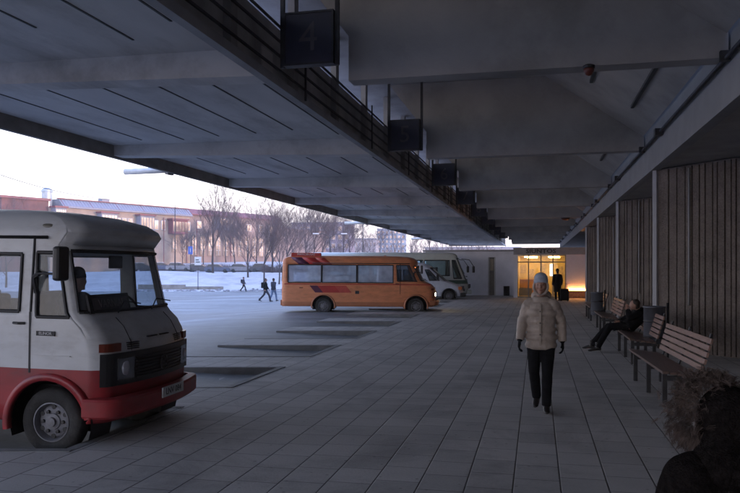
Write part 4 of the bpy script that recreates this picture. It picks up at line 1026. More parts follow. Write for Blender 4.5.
def person(label, loc, rz, J={}, coat=None, trousers=None, shoes=None, glove=None, hat=None, hair=None, puff=0, hem=.80, scale=1.0, group=None, bulk=1.0, voxel=.014, hood=None, furhood=False, detail=True, legs=True, face_rot=0):
    j = {k: v.copy() for k, v in J0.items()}; j.update({k: Vector(v) for k, v in J.items()})
    t_ = thing('person', label, 'person', loc, rz, group); t_.scale = (scale,)*3
    X = Vector((1,0,0))
    up = (j['head']-j['neck']).normalized()
    # ---- body (one surface)
    bm = bmesh.new()
    tube(bm, [j['pelvis']-V3(0,0,.08), j['pelvis'], j['waist'], j['chest'], j['neck']-up*.03, j['neck']], [(.13,.09),(.165,.115),(.14,.10),(.17,.115),(.12,.08),(.06,.06)], 16, side=X)
    tube(bm, [j['neck']-up*.05, j['neck']+up*.04, j['head']-up*.03], [.06,.055,.055], 12)
    hm = Matrix.Rotation(face_rot, 4, 'Z')
    ellipsoid(bm, j['head']+up*.015, (.078,.097,.112), 18, 14); ellipsoid(bm, j['head']-up*.055+hm@V3(0,-.03,0), (.055,.062,.065), 14, 10)
    h = j['head']
    def hf(x, y, z): return h + hm @ V3(x, y, z)
    tube(bm, [hf(0,-.085,.03), hf(0,-.112,-.012), hf(0,-.10,-.028)], [.009,.015,.013], 8)           # nose
    ellipsoid(bm, hf(0,-.084,.036), (.05,.018,.010)); ellipsoid(bm, hf(0,-.088,-.062), (.024,.012,.007)); ellipsoid(bm, hf(0,-.078,-.095), (.024,.022,.018))
    for s in (-1,1): ellipsoid(bm, hf(s*.079,.005,0), (.010,.020,.030)); ellipsoid(bm, hf(s*.04,-.068,-.02), (.022,.02,.018))
    for sd_ in 'RL':
        s = -1 if sd_ == 'R' else 1
        sh, el, wr = j['sh'+sd_], j['el'+sd_], j['wr'+sd_]
        tube(bm, [j['chest']*.5+sh*.5, sh, (sh+el)/2, el, (el*.6+wr*.4), wr], [.06,.06,.05,.04,.042,.026], 12)
        hp, kn, an, toe = j['hp'+sd_], j['kn'+sd_], j['an'+sd_], j['toe'+sd_]
        if legs:
            tube(bm, [j['pelvis']*.4+hp*.6, hp, hp*.5+kn*.5, kn, kn*.6+an*.4, an, an-V3(0,0,.03)], [.085,.095,.075,.052,.055,.036,.036], 12)
            tube(bm, [an+(an-toe)*.25-V3(0,0,.04), an-V3(0,0,.045), toe*.4+an*.6-V3(0,0,.03), toe], [(.028,.028),(.036,.036),(.04,.028),(.034,.018)], 10, side=X)
        if not glove: hand(bm, wr, wr-el, s, .5)
    remeshed('body', bm, M_skin, t_, voxel if not detail else .010, 3)
    if detail:
        for s in (-1,1):
            bm = bmesh.new(); ellipsoid(bm, hf(s*.031,-.0865,.012), (.011,.008,.006)); obj('eye', bm, mat('eye_dark', (.03,.02,.02), .2), t_, True)
        bm = bmesh.new(); tube(bm, [hf(-.022,-.0985,-.061), hf(0,-.1015,-.0605), hf(.022,-.0985,-.061)], [.003,.006,.003], 6); obj('mouth', bm, mat('lips', (.25,.09,.08), .5), t_, True)
    # ---- trousers
    if trousers and legs:
        bm = bmesh.new()
        tube(bm, [j['pelvis']-V3(0,0,.09), j['pelvis'], j['waist']], [(.15,.11),(.185,.135),(.16,.12)], 16, side=X)
        for sd_ in 'RL':
            hp, kn, an = j['hp'+sd_], j['kn'+sd_], j['an'+sd_]
            pts_, rr_ = sub_path([j['pelvis']*.3+hp*.7, hp*.8+kn*.2, kn, kn*.5+an*.5, an-V3(0,0,.01)], [(.10,.11),(.098,.105),(.070,.075),(.066,.070),(.060,.068)], 5, .05, .16)
            tube(bm, pts_, rr_, 14, side=X)
        remeshed('trousers', bm, trousers, t_, voxel, 3)
    if shoes and legs:
        for sd_ in 'RL':
            an, toe = j['an'+sd_], j['toe'+sd_]; bm = bmesh.new(); d = (toe-an); d.z = 0; d = d.normalized()
            tube(bm, [an+V3(0,0,.10), an, an-V3(0,0,.04)], [.052,.05,.048], 12)
            tube(bm, [an-d*.075-V3(0,0,.045), an-V3(0,0,.04), an*.5+toe*.5-V3(0,0,.012), toe, toe+d*.05-V3(0,0,.006)], [(.036,.034),(.044,.042),(.047,.036),(.042,.026),(.02,.014)], 12, side=X)
            remeshed('shoe', bm, shoes, t_, .010, 2)
    # ---- coat
    if coat:
        bm = bmesh.new(); b = bulk
        hemp = j['pelvis'] + (j['pelvis']-j['waist']).normalized()*(.95-hem) if legs else j['pelvis']
        pts_, rr_ = sub_path([hemp, j['pelvis'], j['waist'], j['chest'], j['neck']-up*.05, j['neck']+up*.035], [(.205*b,.165*b),(.215*b,.165*b),(.19*b,.15*b),(.215*b,.155*b),(.15*b,.12*b),(.092,.085)], 8, puff, .105)
        tube(bm, pts_, rr_, 20, side=X)
        for sd_ in 'RL':
            sh, el, wr = j['sh'+sd_], j['el'+sd_], j['wr'+sd_]
            nk = j['neck']; o1 = (sh-j['chest']); ellipsoid(bm, sh+V3(0,0,-.015), (.085*b,.085*b,.08*b)); tube(bm, [nk*.75+sh*.25-V3(0,0,.02), nk*.35+sh*.65-V3(0,0,.02), sh-V3(0,0,.01)], [.07*b,.08*b,.08*b], 12)
            pts_, rr_ = sub_path([sh, sh*.75+el*.25, el, wr], [(.080*b,.080*b),(.084*b,.084*b),(.074*b,.076*b),(.058*b,.058*b)], 8, puff, .095)
            tube(bm, pts_, rr_, 14)
        remeshed('coat', bm, coat, t_, voxel if detail else voxel, 2)
    if glove:
        for sd_, s in (('R',-1),('L',1)):
            bm = bmesh.new(); wr, el = j['wr'+sd_], j['el'+sd_]; d = (wr-el).normalized()
            tube(bm, [wr-d*.05, wr+d*.01], [.040,.036], 10); hand(bm, wr, d, s, .6, 1.15)
            remeshed('glove', bm, glove, t_, .007, 1)
    if hat:
        bm = bmesh.new()
        prof_ = [(.080,-.002),(.091,.004),(.092,.045),(.087,.05),(.088,.07),(.079,.103),(.056,.130),(.026,.144),(.001,.147)]
        lathe(bm, [(r*1.0, z) for r, z in prof_], 28, 'z')
        for v in bm.verts: v.co.y *= 1.13
        o = obj('knit_hat', bm, hat, t_, True); o.location = h + up*.028 + V3(0,.008,0); o.rotation_euler = (math.radians(-8), 0, 0)
    if hair:
        bm = bmesh.new(); ellipsoid(bm, hf(0,.022,.045), (.088,.098,.095), 18, 12); ellipsoid(bm, hf(0,.045,-.02), (.075,.07,.085), 14, 10)
        remeshed('hair', bm, hair, t_, .010, 2)
    if hood:
        bm = bmesh.new(); ps = [h + V3(.090*math.cos(a), -.030+.02*math.sin(a), .100*math.sin(a)-.015) for a in [2*math.pi*k/22 for k in range(23)]]
        tube(bm, ps, .019, 8, cap=False); remeshed('hood_rim', bm, hood, t_, .010, 2)
        bm = bmesh.new(); ellipsoid(bm, j['neck']+V3(0,.10,.03), (.14,.07,.09)); remeshed('hood', bm, hood, t_, .014, 2)
    return t_, j
M_cream = mat('cream_quilted_nylon', (.36,.30,.26), .6, var=.2, scale=9, bump=.7, bscale=16, dirt=.2, dcol=(.2,.17,.14))
M_blk = mat('black_cloth', (.009,.009,.011), .95, var=.3, scale=12, spec=.15)
M_navy2 = mat('navy_cloth', (.03,.032,.05), .85, var=.25, scale=12)
M_jean = mat('blue_jeans', (.16,.22,.34), .9, var=.2, scale=12)
M_shoe = mat('black_leather', (.02,.018,.018), .4, var=.3)
M_knit = mat('pale_blue_knit', (.36,.40,.48), .9, var=.12, scale=40, bump=.4, bscale=60)
M_dhair = mat('dark_hair', (.03,.02,.015), .6, var=.3, scale=30)
# the walker
wp = W(541, 9.55)
wk, j_ = person('woman in a cream quilted jacket and pale knitted hat walking towards the camera', (wp.x, wp.y, 0), PSI*.15-.10,
    dict(knR=(-.085,-.05,.50), anR=(-.07,.20,.15), toeR=(-.075,.03,.045), knL=(.085,-.10,.51), anL=(.075,-.14,.09), toeL=(.09,-.32,.035),
         elR=(-.24,-.01,1.15), wrR=(-.262,-.12,.92), elL=(.25,.08,1.16), wrL=(.27,.05,.90), shR=(-.155,0,1.40), shL=(.155,0,1.40)),
    M_cream, M_blk, M_shoe, M_blk, M_knit, None, .16, .80, 1.01, None, .93, .010, hood=M_cream)
bm = bmesh.new(); box(bm, -.012, .012, -.172, -.15, .86, 1.40)
z_ = obj('zip_placket', bm, mat('placket', (.30,.25,.21), .6), wk)
bm = bmesh.new()
for k, z in enumerate((1.0, 1.15, 1.3)): ellipsoid(bm, (-.0, -.174, z), (.009,.004,.009))
obj('snap_button', bm, M_steel, wk)
# slouching man on the second bench
sm_, _ = person('slouching man in dark clothes on the second bench with stretched legs', (2.02, 16.95, 0), -math.pi/2,
    dict(pelvis=(0,-.04,.58), waist=(0,.05,.65), chest=(0,.20,.80), neck=(0,.20,.94), head=(0,.10,1.05), shR=(-.18,.20,.90), shL=(.18,.18,.90),
         elR=(-.24,-.02,.76), wrR=(-.10,-.22,.68), elL=(.26,-.04,.78), wrL=(.13,-.06,.95), hpR=(-.09,-.03,.58), hpL=(.09,-.03,.58),
         knR=(-.12,-.46,.56), knL=(.13,-.44,.58), anR=(-.10,-.82,.14), anL=(.12,-.70,.12), toeR=(-.12,-.97,.07), toeL=(.14,-.86,.04)),
    M_blk, M_blk, M_shoe, None, None, M_dhair, .03, .93, 1.0, None, 1.0, .016)
# fur hooded figure close to the camera
fp = W(727, 2.4)
fu, fj = person('person in a dark coat with a brown fur trimmed hood close to the camera', (fp.x, fp.y, 0), math.radians(-146),
    dict(elR=(-.24,-.05,1.12), wrR=(-.16,-.24,1.0), elL=(.24,-.05,1.12), wrL=(.16,-.24,1.0)), mat('dark_wool_coat', (.013,.0105,.010), 1, var=.5, scale=40, bump=.8, bscale=120, spec=.05), M_blk, M_shoe, M_blk, None, None, .02, .45, .845, None, 1.32, .016)
bm = bmesh.new(); ellipsoid(bm, fj['head']+V3(0,.025,-.005), (.122,.120,.138), 24, 16); ellipsoid(bm, fj['head']+V3(0,.10,.03), (.06,.06,.08), 16, 10); ellipsoid(bm, fj['head']+V3(0,.05,-.10), (.14,.12,.09), 16, 10); ellipsoid(bm, fj['neck']+V3(0,.05,.0), (.20,.15,.12), 20, 12)
remeshed('hood', bm, MATS['dark_wool_coat'], fu, .014, 3)
bm = bmesh.new(); rng = random.Random(3)
for k in range(1500):
    a = rng.uniform(-.8, math.pi+.8); h = fj['head']
    base = h + V3(.130*math.cos(a)+rng.gauss(0,.012), -.065+rng.gauss(0,.040), .150*math.sin(a)+rng.gauss(0,.012))
    d = V3(math.cos(a)*rng.uniform(.4,1.1), rng.uniform(-1.0,1.0), math.sin(a)*rng.uniform(.4,1.1)-.25) + V3(rng.gauss(0,.3), rng.gauss(0,.3), rng.gauss(0,.3)); d.normalize()
    L0 = rng.uniform(.020,.046); tip = base + d*L0 + V3(0,0,-.012)
    for q in range(11):
        b0 = base + V3(rng.gauss(0,.006), rng.gauss(0,.006), rng.gauss(0,.006)); tp = tip + V3(rng.gauss(0,.0035), rng.gauss(0,.0035), rng.gauss(0,.0035))
        p1 = b0.lerp(tp, .55) + V3(0,0,.006); sd2 = (tp-b0).cross(V3(rng.gauss(0,1), rng.gauss(0,1), rng.gauss(0,1))).normalized()*.0008
        a1 = [bm.verts.new(b0-sd2), bm.verts.new(b0+sd2), bm.verts.new(p1+sd2*.9), bm.verts.new(p1-sd2*.9), bm.verts.new(tp)]
        bm.faces.new(a1[:4]); bm.faces.new([a1[3], a1[2], a1[4]])
obj('fur_trim', bm, mat('brown_fur', (.085,.06,.05), .8, var=.5, scale=14), fu)
# driver in the nearest minibus
dr_, _ = person('driver sitting in the cab of the white and red minibus', (0,0,0), 0,
    dict(pelvis=(0,0,.55), waist=(0,.03,.68), chest=(0,.03,.90), neck=(0,.0,1.06), head=(0,-.03,1.22), shR=(-.18,.02,1.02), shL=(.18,.02,1.02),
         elR=(-.25,-.10,.80), wrR=(-.16,-.32,.78), elL=(.25,-.10,.80), wrL=(.16,-.32,.78), hpR=(-.09,-.03,.52), hpL=(.09,-.03,.52),
         knR=(-.12,-.42,.55), knL=(.12,-.42,.55), anR=(-.10,-.46,.16), anL=(.10,-.46,.16), toeR=(-.1,-.6,.1), toeL=(.1,-.6,.1)),
    M_navy2, M_blk, M_shoe, None, M_blk, M_dhair, 0, .9, 1.0, None, 1.0, .018, detail=False)
dr_.location = Vn.location + Vector((-1.00, -.18, .66)); dr_.rotation_euler = (0, 0, math.pi/2)
# person by the doors
dp = W(557.5, 41)
person('tall person in a black coat standing by the glass doors', (dp.x, dp.y, 0), math.radians(200), {}, M_blk, M_blk, M_shoe, None, M_blk, M_dhair, 0, .5, 1.03, None, 1.0, .02, detail=False)
bg_ = thing('travel_bag', 'dark upright travel bag on the paving beside the tall person by the doors', 'bag', W(564.5, 40.6))
bm = bmesh.new(); box(bm, -.24, .24, -.14, .14, .05, .72, bev=.04); obj('bag_body', bm, M_blk, bg_)
bm = bmesh.new(); tube(bm, [(-.12,0,.7),(-.12,0,1.0),(.12,0,1.0),(.12,0,.7)], .014, 6); obj('handle', bm, M_steel, bg_)
for s in (-1,1):
    bm = bmesh.new(); lathe(bm, [(.001,-.02),(.05,-.02),(.05,.02),(.001,.02)], 14, 'y', (s*.18,.1,.05)); obj('bag_wheel', bm, M_black, bg_)
# far walkers
def far_person(lab, px, Z, rz, coat, tr, pack, ph=1, scale=1.0):
    p = W(px, Z); p.z = ground_h(p.x, p.y)+.02
    J = dict(knR=(-.09,-.22*ph,.52), anR=(-.09,-.30*ph,.10), toeR=(-.1,-.30*ph-.17,.06), knL=(.09,.10*ph,.52), anL=(.09,.38*ph,.16), toeL=(.1,.38*ph-.14,.05),
             elR=(-.23,.12,1.16), wrR=(-.22,.05,.92), elL=(.23,-.05,1.15), wrL=(.22,-.20,.95))
    t_, j = person(lab, p, rz, J, coat, tr, M_shoe, None, None, M_dhair, 0, .88, scale, 'pedestrians crossing the lot', 1.0, .02, detail=False)
    if pack:
        bm = bmesh.new(); box(bm, -.15,.15,.12,.32,1.02,1.46, bev=.05); obj('backpack', bm, M_blk, t_)
far_person('lone walker with a black backpack in front of the snow bank', 243.5, 86, PSI+math.pi/2, M_navy2, M_blk, True, 1, 1.0)
far_person('walker in dark clothes with a backpack striding behind the orange minibus', 265.5, 54, PSI+math.pi/2, M_blk, M_navy2, True, 1.25)
far_person('walker in light blue jeans just behind the orange minibus', 273.5, 54.5, PSI+math.pi*.8, M_navy2, M_jean, False, .8)
# ------------------------------------------------------------------ snow bank furniture
def on_ground(px, Z, dz=0): 
    p = W(px, Z); p.z = ground_h(p.x, p.y)+dz; return p
lw = thing('low_wall', 'low dark concrete wall at the foot of the snow bank', 'wall', on_ground(190, 91), PSI)
bm = bmesh.new(); box(bm, -6.5, -.6, -.2, .2, -.4, .62); obj('wall_block', bm, M_fasc, lw)
bm = bmesh.new(); box(bm, -.598, 4.2, -.2, .2, -.4, .38); obj('wall_block', bm, M_fasc, lw)
def sign_post(px, Z, lab, h, shape, cat='sign'):
    t_ = thing('road_sign', lab, cat, on_ground(px, Z), PSI)
    bm = bmesh.new(); tube(bm, [(0,0,0),(0,0,h)], .045, 8); obj('pole', bm, M_steel, t_, True)
    if shape == 'white':
        bm = bmesh.new(); box(bm, -.42,.42,-.08,-.05,h-1.05,h, bev=.02); obj('sign_plate', bm, M_white, t_)
        bm = bmesh.new(); box(bm, -.26,.26,-.085,-.081,h-.72,h-.60); box(bm, -.26,.12,-.085,-.081,h-.45,h-.33); obj('sign_mark', bm, M_steel, t_)
    else:
        bm = bmesh.new(); box(bm, -.38,.38,-.08,-.05,h-1.3,h, bev=.02); obj('sign_plate', bm, mat('blue_sign', (.03,.10,.42), .4), t_)
        bm = bmesh.new(); tube(bm, [(0,-.085,h-.95),(0,-.085,h-.35)], .05, 4); obj('sign_mark', bm, M_white, t_)
sign_post(198, 89.5, 'white square road sign on a thin pole in front of the snow bank', 4.1, 'white')
sign_post(190.5, 118, 'small blue road sign above the parked cars', 4.2, 'blue')
def lamp_post(px, Z, h, lab, arms=1):
    t_ = thing('street_lamp', lab, 'street lamp', on_ground(px, Z), PSI, 'street lamps beyond the lot')
    bm = bmesh.new(); tube(bm, [(0,0,0),(0,0,h)], [.11,.06], 8); obj('pole', bm, M_steel, t_, True)
    for s in ((-1,1) if arms == 2 else (-1,)):
        bm = bmesh.new(); tube(bm, [(0,0,h),(s*.8,0,h+.5),(s*1.8,0,h+.6)], .04, 6); obj('arm', bm, M_steel, t_, True)
        bm = bmesh.new(); box(bm, min(s*1.6,s*2.5), max(s*1.6,s*2.5), -.16,.16,h+.5,h+.66, bev=.04); obj('lamp_head', bm, M_white, t_)
lamp_post(175, 120, 11, 'grey street lamp in front of the red window bay of the factory')
lamp_post(330, 105, 5.6, 'double armed street lamp above the orange minibus', 2)
lamp_post(363, 120, 9, 'thin street lamp post in front of the far tower block')
# parked cars on the bank
M_cars = [mat('car_dark', (.05,.05,.06), .35), mat('car_grey', (.2,.2,.22), .35), mat('car_blue', (.06,.08,.14), .35)]
def car(px, Z, lab, m):
    t_ = thing('parked_car', lab, 'car', on_ground(px, Z), PSI+random.uniform(-.06,.06), 'cars parked on top of the snow bank')
    bm = bmesh.new(); prism(bm, [(-2.1,.28),(-2.15,.75),(-1.95,.92),(-1.2,.98),(1.0,.95),(2.0,.80),(2.12,.55),(2.05,.28)], 'y', -.82, .82)
    bmesh.ops.bevel(bm, geom=list(bm.edges), offset=.05, segments=2, affect='EDGES'); obj('body', bm, m, t_)
    bm = bmesh.new(); prism(bm, [(-1.7,.95),(-1.35,1.40),(.1,1.43),(.95,.95)], 'y', -.72, .72); bmesh.ops.bevel(bm, geom=list(bm.edges), offset=.06, segments=2, affect='EDGES'); obj('cabin_glass', bm, mat('car_glass', (.04,.05,.06), .1), t_)
    bm = bmesh.new(); prism(bm, [(-1.40,1.40),(-1.35,1.49),(.05,1.50),(.15,1.41)], 'y', -.70, .70); obj('snow_cap', bm, M_snow, t_)
    for x in (-1.3, 1.35):
        for s in (-1,1):
            bm = bmesh.new(); lathe(bm, [(.001,-.1),(.2,-.1),(.31,-.08),(.31,.08),(.2,.1),(.001,.1)], 16, 'y', (x, s*.75, .31)); obj('wheel', bm, M_tyre, t_, True)
cl_ = ['dark parked car at the left end of the row on the snow bank', 'second car from the left in the row on the snow bank', 'grey parked car just left of the white road sign', 'dark parked car directly behind the white road sign', 'parked car right of the white road sign', 'bluish parked car among the tree trunks', 'last parked car in the row beside the bare shrubs']
for i, px in enumerate((142, 161, 180, 199, 218, 240, 262)): car(px+random.uniform(-1.5,1.5), 122+random.uniform(-1,1), cl_[i], M_cars[(i*2) % 3])
# ------------------------------------------------------------------ old factory
A0 = RT*(-54.3) + FW*127.8; FD = RT*.602 + FW*.798; FN = RT*.798 - FW*.602
def kx(px): r = (px-370)/F; return (54.3+127.8*r)/(.602-.798*r)
fa = thing('factory', 'long pink and cream old factory with arched windows and projecting bays', 'building', (A0.x, A0.y, 0), math.atan2(FD.y, FD.x))
# local x along facade, local -y towards camera
M_pink = mat('pink_render', (.31,.22,.185), .85, var=.2, scale=.35, dirt=.45, dcol=(.17,.14,.14))
M_crm = mat('cream_render', (.38,.285,.215), .85, var=.2, scale=.35, dirt=.45, dcol=(.2,.16,.15))
M_brick = mat('red_brick_wall', (.17,.075,.065), .9, var=.2, scale=1.2, dirt=.3)
M_mroof = mat('blue_grey_metal', (.25,.255,.31), .6, .1, var=.12, scale=1, stretch=(6,1,1))
M_redm = mat('red_metal', (.20,.06,.07), .5, var=.15)
M_gf = mat('factory_glass', (.55,.42,.36), .15, .85, var=.5, scale=.5)
def fob(n, bm, m, par=None): return obj(n, bm, m, par or fa)
def fbox(n, x0, x1, y0_, y1_, z0, z1, m, bev=0, par=None):
    bm = bmesh.new(); box(bm, x0, x1, y0_, y1_, z0, z1, bev=bev); return fob(n, bm, m, par)
kA, kB, kC, kD = kx(62), kx(190), kx(281), kx(330)
fbox('brick_wing', kx(3), kx(50), .5, 14, 0, 13.6, M_brick); fbox('wing_cornice', kx(3)-.3, kx(50)+.3, .2, 14.2, 13.602, 14.0, M_redm)
fbox('wall', kx(50)+.002, kB, 0, 16, 0, 12.6, M_crm)
bm = bmesh.new(); prism(bm, [(-.35,12.6),(-.35,12.9),(1.2,14.2),(16.3,14.2),(16.3,12.6)], 'x', kA, kB+.4); fob('metal_roof', bm, M_mroof)
for i in range(46):
    x = kA+.3+(kB-kA)*i/46; bm = bmesh.new(); prism(bm, [(-.40,12.9),(-.36,12.85),(1.2,14.20),(1.15,14.26)], 'x', x, x+.06); fob('roof_seam', bm, M_redm if i % 9 == 0 else M_mroof)
fbox('parapet', kA-.3, kB+.7, 1.0, 1.3, 14.2, 14.38, M_redm)
fbox('long_wall', kB+.002, kC, .4, 18, 0, 13.0, M_pink)
bm = bmesh.new(); prism(bm, [(0,13.0),(0,13.25),(1.5,14.4),(18.5,14.4),(18.5,13.0)], 'x', kB+.41, kC+.3); fob('tiled_roof', bm, M_redm)
fbox('end_block', kC+.002, kD, 1.5, 18, 0, 11.5, M_pink); fbox('end_roof', kC+.31, kD+.3, 1.2, 18.2, 11.502, 11.9, M_mroof)
def arched(x, z0, w_, h, m=M_gf, y=0.0, par=None):
    n = 8; bm = bmesh.new()
    def arc(wd, zt): return [(x-wd/2, z0-(.0 if wd == w_ else .12)), (x+wd/2, z0-(.0 if wd == w_ else .12))] + [(x+wd/2*math.cos(math.pi*k/n), zt+wd/2*math.sin(math.pi*k/n)) for k in range(n+1)]
    o_, i_ = arc(w_+.34, z0+h), arc(w_, z0+h)
    prism(bm, o_, 'y', y-.16, y+.05); f = fob('window', bm, M_crm)
    bm = bmesh.new(); prism(bm, i_, 'y', y-.20, y-.165); p_ = obj('pane', bm, m, f)
    bm = bmesh.new(); box(bm, x-.03, x+.03, y-.235, y-.202, z0, z0+h+w_*.45)
    for q in range(1, 4): box(bm, x-w_/2, x+w_/2, y-.235, y-.202, z0+h*q/3.4, z0+h*q/3.4+.06)
    obj('glazing_bar', bm, M_white, f)
x = kx(66)
while x < kB-1.2:
    arched(x, 5.2, .95, 2.3); x += 2.35
x = kB+1.4
while x < kC-1:
    arched(x, 4.6, 1.15, 3.6, y=.4); x += 2.15
x = kB+1.4
def fwin(x, z0, w_, h, y, m=M_gf, nm='window'):
    bm = bmesh.new(); box(bm, x-w_/2-.12, x+w_/2+.12, y-.12, y+.05, z0-.12, z0+h+.12); f = fob(nm, bm, M_white)
    bm = bmesh.new(); box(bm, x-w_/2, x+w_/2, y-.16, y-.122, z0, z0+h); obj('pane', bm, m, f)
for px in (200, 234, 250, 262, 272): fwin(kx(px), 10.3, 1.2, 1.4, .4)
for px in (72, 79, 86, 118, 124, 130, 156, 163, 188): fwin(kx(px), 9.6, .8, 1.7, 0)
def bay(p0, p1, z0, z1, m, lab):
    a, b_ = kx(p0), kx(p1); n = lab
    bm = bmesh.new(); box(bm, a, b_, -1.5, .1, z0, z1); bb = fob('window_bay', bm, m)
    bm = bmesh.new(); box(bm, a+.15, b_-.15, -1.54, -1.502, z0+.45, z1-.35); obj('pane', bm, M_gf, bb)
    bm = bmesh.new()
    for q in range(1, 5): xx = a+(b_-a)*q/5; box(bm, xx-.04, xx+.04, -1.58, -1.542, z0+.45, z1-.35)
    obj('glazing_bar', bm, m, bb)
    bm = bmesh.new(); box(bm, a-.25, b_+.25, -1.75, .2, z1+.001, z1+.3); obj('bay_roof', bm, M_redm, bb)
bay(51, 62, 9.5, 12.4, M_mroof, ''); bay(97, 113, 9.0, 12.0, M_mroof, ''); bay(136, 150, 9.0, 12.0, M_mroof, ''); bay(168, 183, 8.8, 11.6, M_redm, ''); bay(215, 229, 10.2, 12.8, M_mroof, '')
for px in (163, 186, 196, 230): 
    x = kx(px); bm = bmesh.new(); tube(bm, [(x,-.25,1),(x,-.25,12)], .09, 6); fob('drain_pipe', bm, M_redm)
for (x0, x1, m) in ((kx(118), kx(135), M_pink), (kx(151), kx(167), M_crm)): fbox('pilaster_block', x0, x1, -.25, -.003, 0, 9.3, m)
x = kx(56); bm = bmesh.new(); lathe(bm, [(.9,12),(.9,15.4),(1.0,15.45),(.95,15.8),(.45,16.2),(.001,16.2)], 16, 'z', (x, 3, 0)); fob('metal_flue', bm, mat('pale_metal', (.4,.45,.5), .4, .4))
x = kx(112); bm = bmesh.new(); box(bm, x-.8, x+.8, 2, 3.4, 14, 15.0); fob('roof_box', bm, M_mroof)
# cable from the roof edge
cb = thing('overhead_cable', 'thin dark overhead cable sagging above the factory roof', 'cable')
p0, p1 = W(-30, 60, 1.88+104*60/F), W(128, 95, 1.88+68*95/F); pts_ = []
for k in range(20):
    f = k/19; p = p0.lerp(p1, f); p.z -= 1.3*4*f*(1-f)*.6; pts_.append(p)
bm = bmesh.new(); tube(bm, pts_, .035, 5); obj('wire', bm, M_black, cb)
# ------------------------------------------------------------------ distant blocks
def block(name, lab, px0, px1, Z, ztop, m, nx_, nz_, roof=None):
    p = W((px0+px1)/2, Z); wd = (px1-px0)/F*Z; t_ = thing(name, lab, 'building', (p.x, p.y, 0), PSI-.12)
    bm = bmesh.new(); box(bm, -wd/2, wd/2, 0, 12, -1, ztop); obj('wall', bm, m, t_)
    bm = bmesh.new(); box(bm, -wd/2-.3, wd/2+.3, -.3, 12.3, ztop+.001, ztop+.5); obj('roof', bm, M_mroof, t_)
    for i in range(nx_):
        for k in range(nz_):
            x = -wd/2+wd*(i+.5)/nx_; z = 2+(ztop-2.5)*(k+.3)/nz_; a = wd/nx_*.28; b_ = (ztop-2.5)/nz_*.5
            bm = bmesh.new(); box(bm, x-a-.1, x+a+.1, -.05, .02, z-.1, z+b_+.1); f = obj('window', bm, M_white, t_)
            bm = bmesh.new(); box(bm, x-a, x+a, -.09, -.052, z, z+b_); obj('pane', bm, M_gf, f)
block('apartment_block', 'mauve apartment block hidden behind the bare trees', 291, 350, 255, 17.6, mat('mauve_render', (.22,.17,.21), .85, var=.1), 9, 5)
block('tower_block', 'blue grey tower block far beyond the minibus roof', 377, 405, 430, 25, mat('blue_panel_wall', (.24,.28,.36), .8, var=.1), 7, 8)
block('low_block', 'low pale building between the apartment block and the tower', 351, 376, 330, 15, mat('pale_panel_wall', (.34,.28,.28), .8, var=.1), 7, 3)
block('far_block', 'low distant building seen over the parcel office roof', 425, 520, 380, 12.5, MATS['pale_panel_wall'], 10, 2)
# ------------------------------------------------------------------ bare trees
M_bark = mat('grey_bark', (.055,.042,.042), .9, var=.3, scale=4); M_twig = mat('purple_twigs', (.10,.072,.072), .9, var=.25, scale=1)
def tree_proto(seed, H, spread=.32, r0=.17, upright=.6, lv=5):
    rng = random.Random(seed); bt = bmesh.new(); bb = bmesh.new()
    def grow(bm, p, d, L_, r, lvl):
        n = 4 if lvl < 3 else 3; pts_ = [p.copy()]; rr_ = [r]; q = p.copy(); dd = d.copy()
        for k in range(n):
            dd = (dd + V3(rng.gauss(0,.10), rng.gauss(0,.10), rng.gauss(0,.05)+.04*upright)).normalized(); q = q + dd*L_/n; pts_.append(q.copy()); rr_.append(r*(1-.55*(k+1)/n))
        tube(bm, pts_, rr_, 6 if lvl == 0 else (4 if lvl < 3 else 3), cap=False)
        if lvl >= lv: return
        nb = rng.randint(4, 6) if lvl < 2 else rng.randint(2, 4)
        for k in range(nb):
            f = rng.uniform(.28 if lvl == 0 else .15, 1.0); i = min(n-1, int(f*n)); b0 = pts_[i].lerp(pts_[i+1], f*n-i)
            az = rng.uniform(0, 2*math.pi); sp_ = rng.uniform(.35, .95)*(spread*2.2)
            side = V3(math.cos(az), math.sin(az), 0); nd = (dd*1.0 + side*sp_ + V3(0,0,.25*upright)).normalized()
            grow(bb, b0, nd, L_*rng.uniform(.50,.72), max(.011, rr_[i]*.52), lvl+1)
        grow(bb, pts_[-1], (dd+V3(rng.gauss(0,.2), rng.gauss(0,.2), 0)).normalized(), L_*.66, max(.009, rr_[-1]), lvl+1)
    grow(bt, V3(0,0,-.3), V3(rng.gauss(0,.04), rng.gauss(0,.04), 1).normalized(), H*.5, r0, 0)
    t_ = thing('bare_tree', '', 'tree')
    obj('trunk', bt, M_bark, t_, True); obj('crown', bb, M_twig, t_)
    return t_
protos = [tree_proto(11, 13, .42, .20), tree_proto(12, 11, .50, .15), tree_proto(13, 12, .40, .16, .7), tree_proto(14, 9, .55, .12), tree_proto(15, 14, .36, .18, .8)]
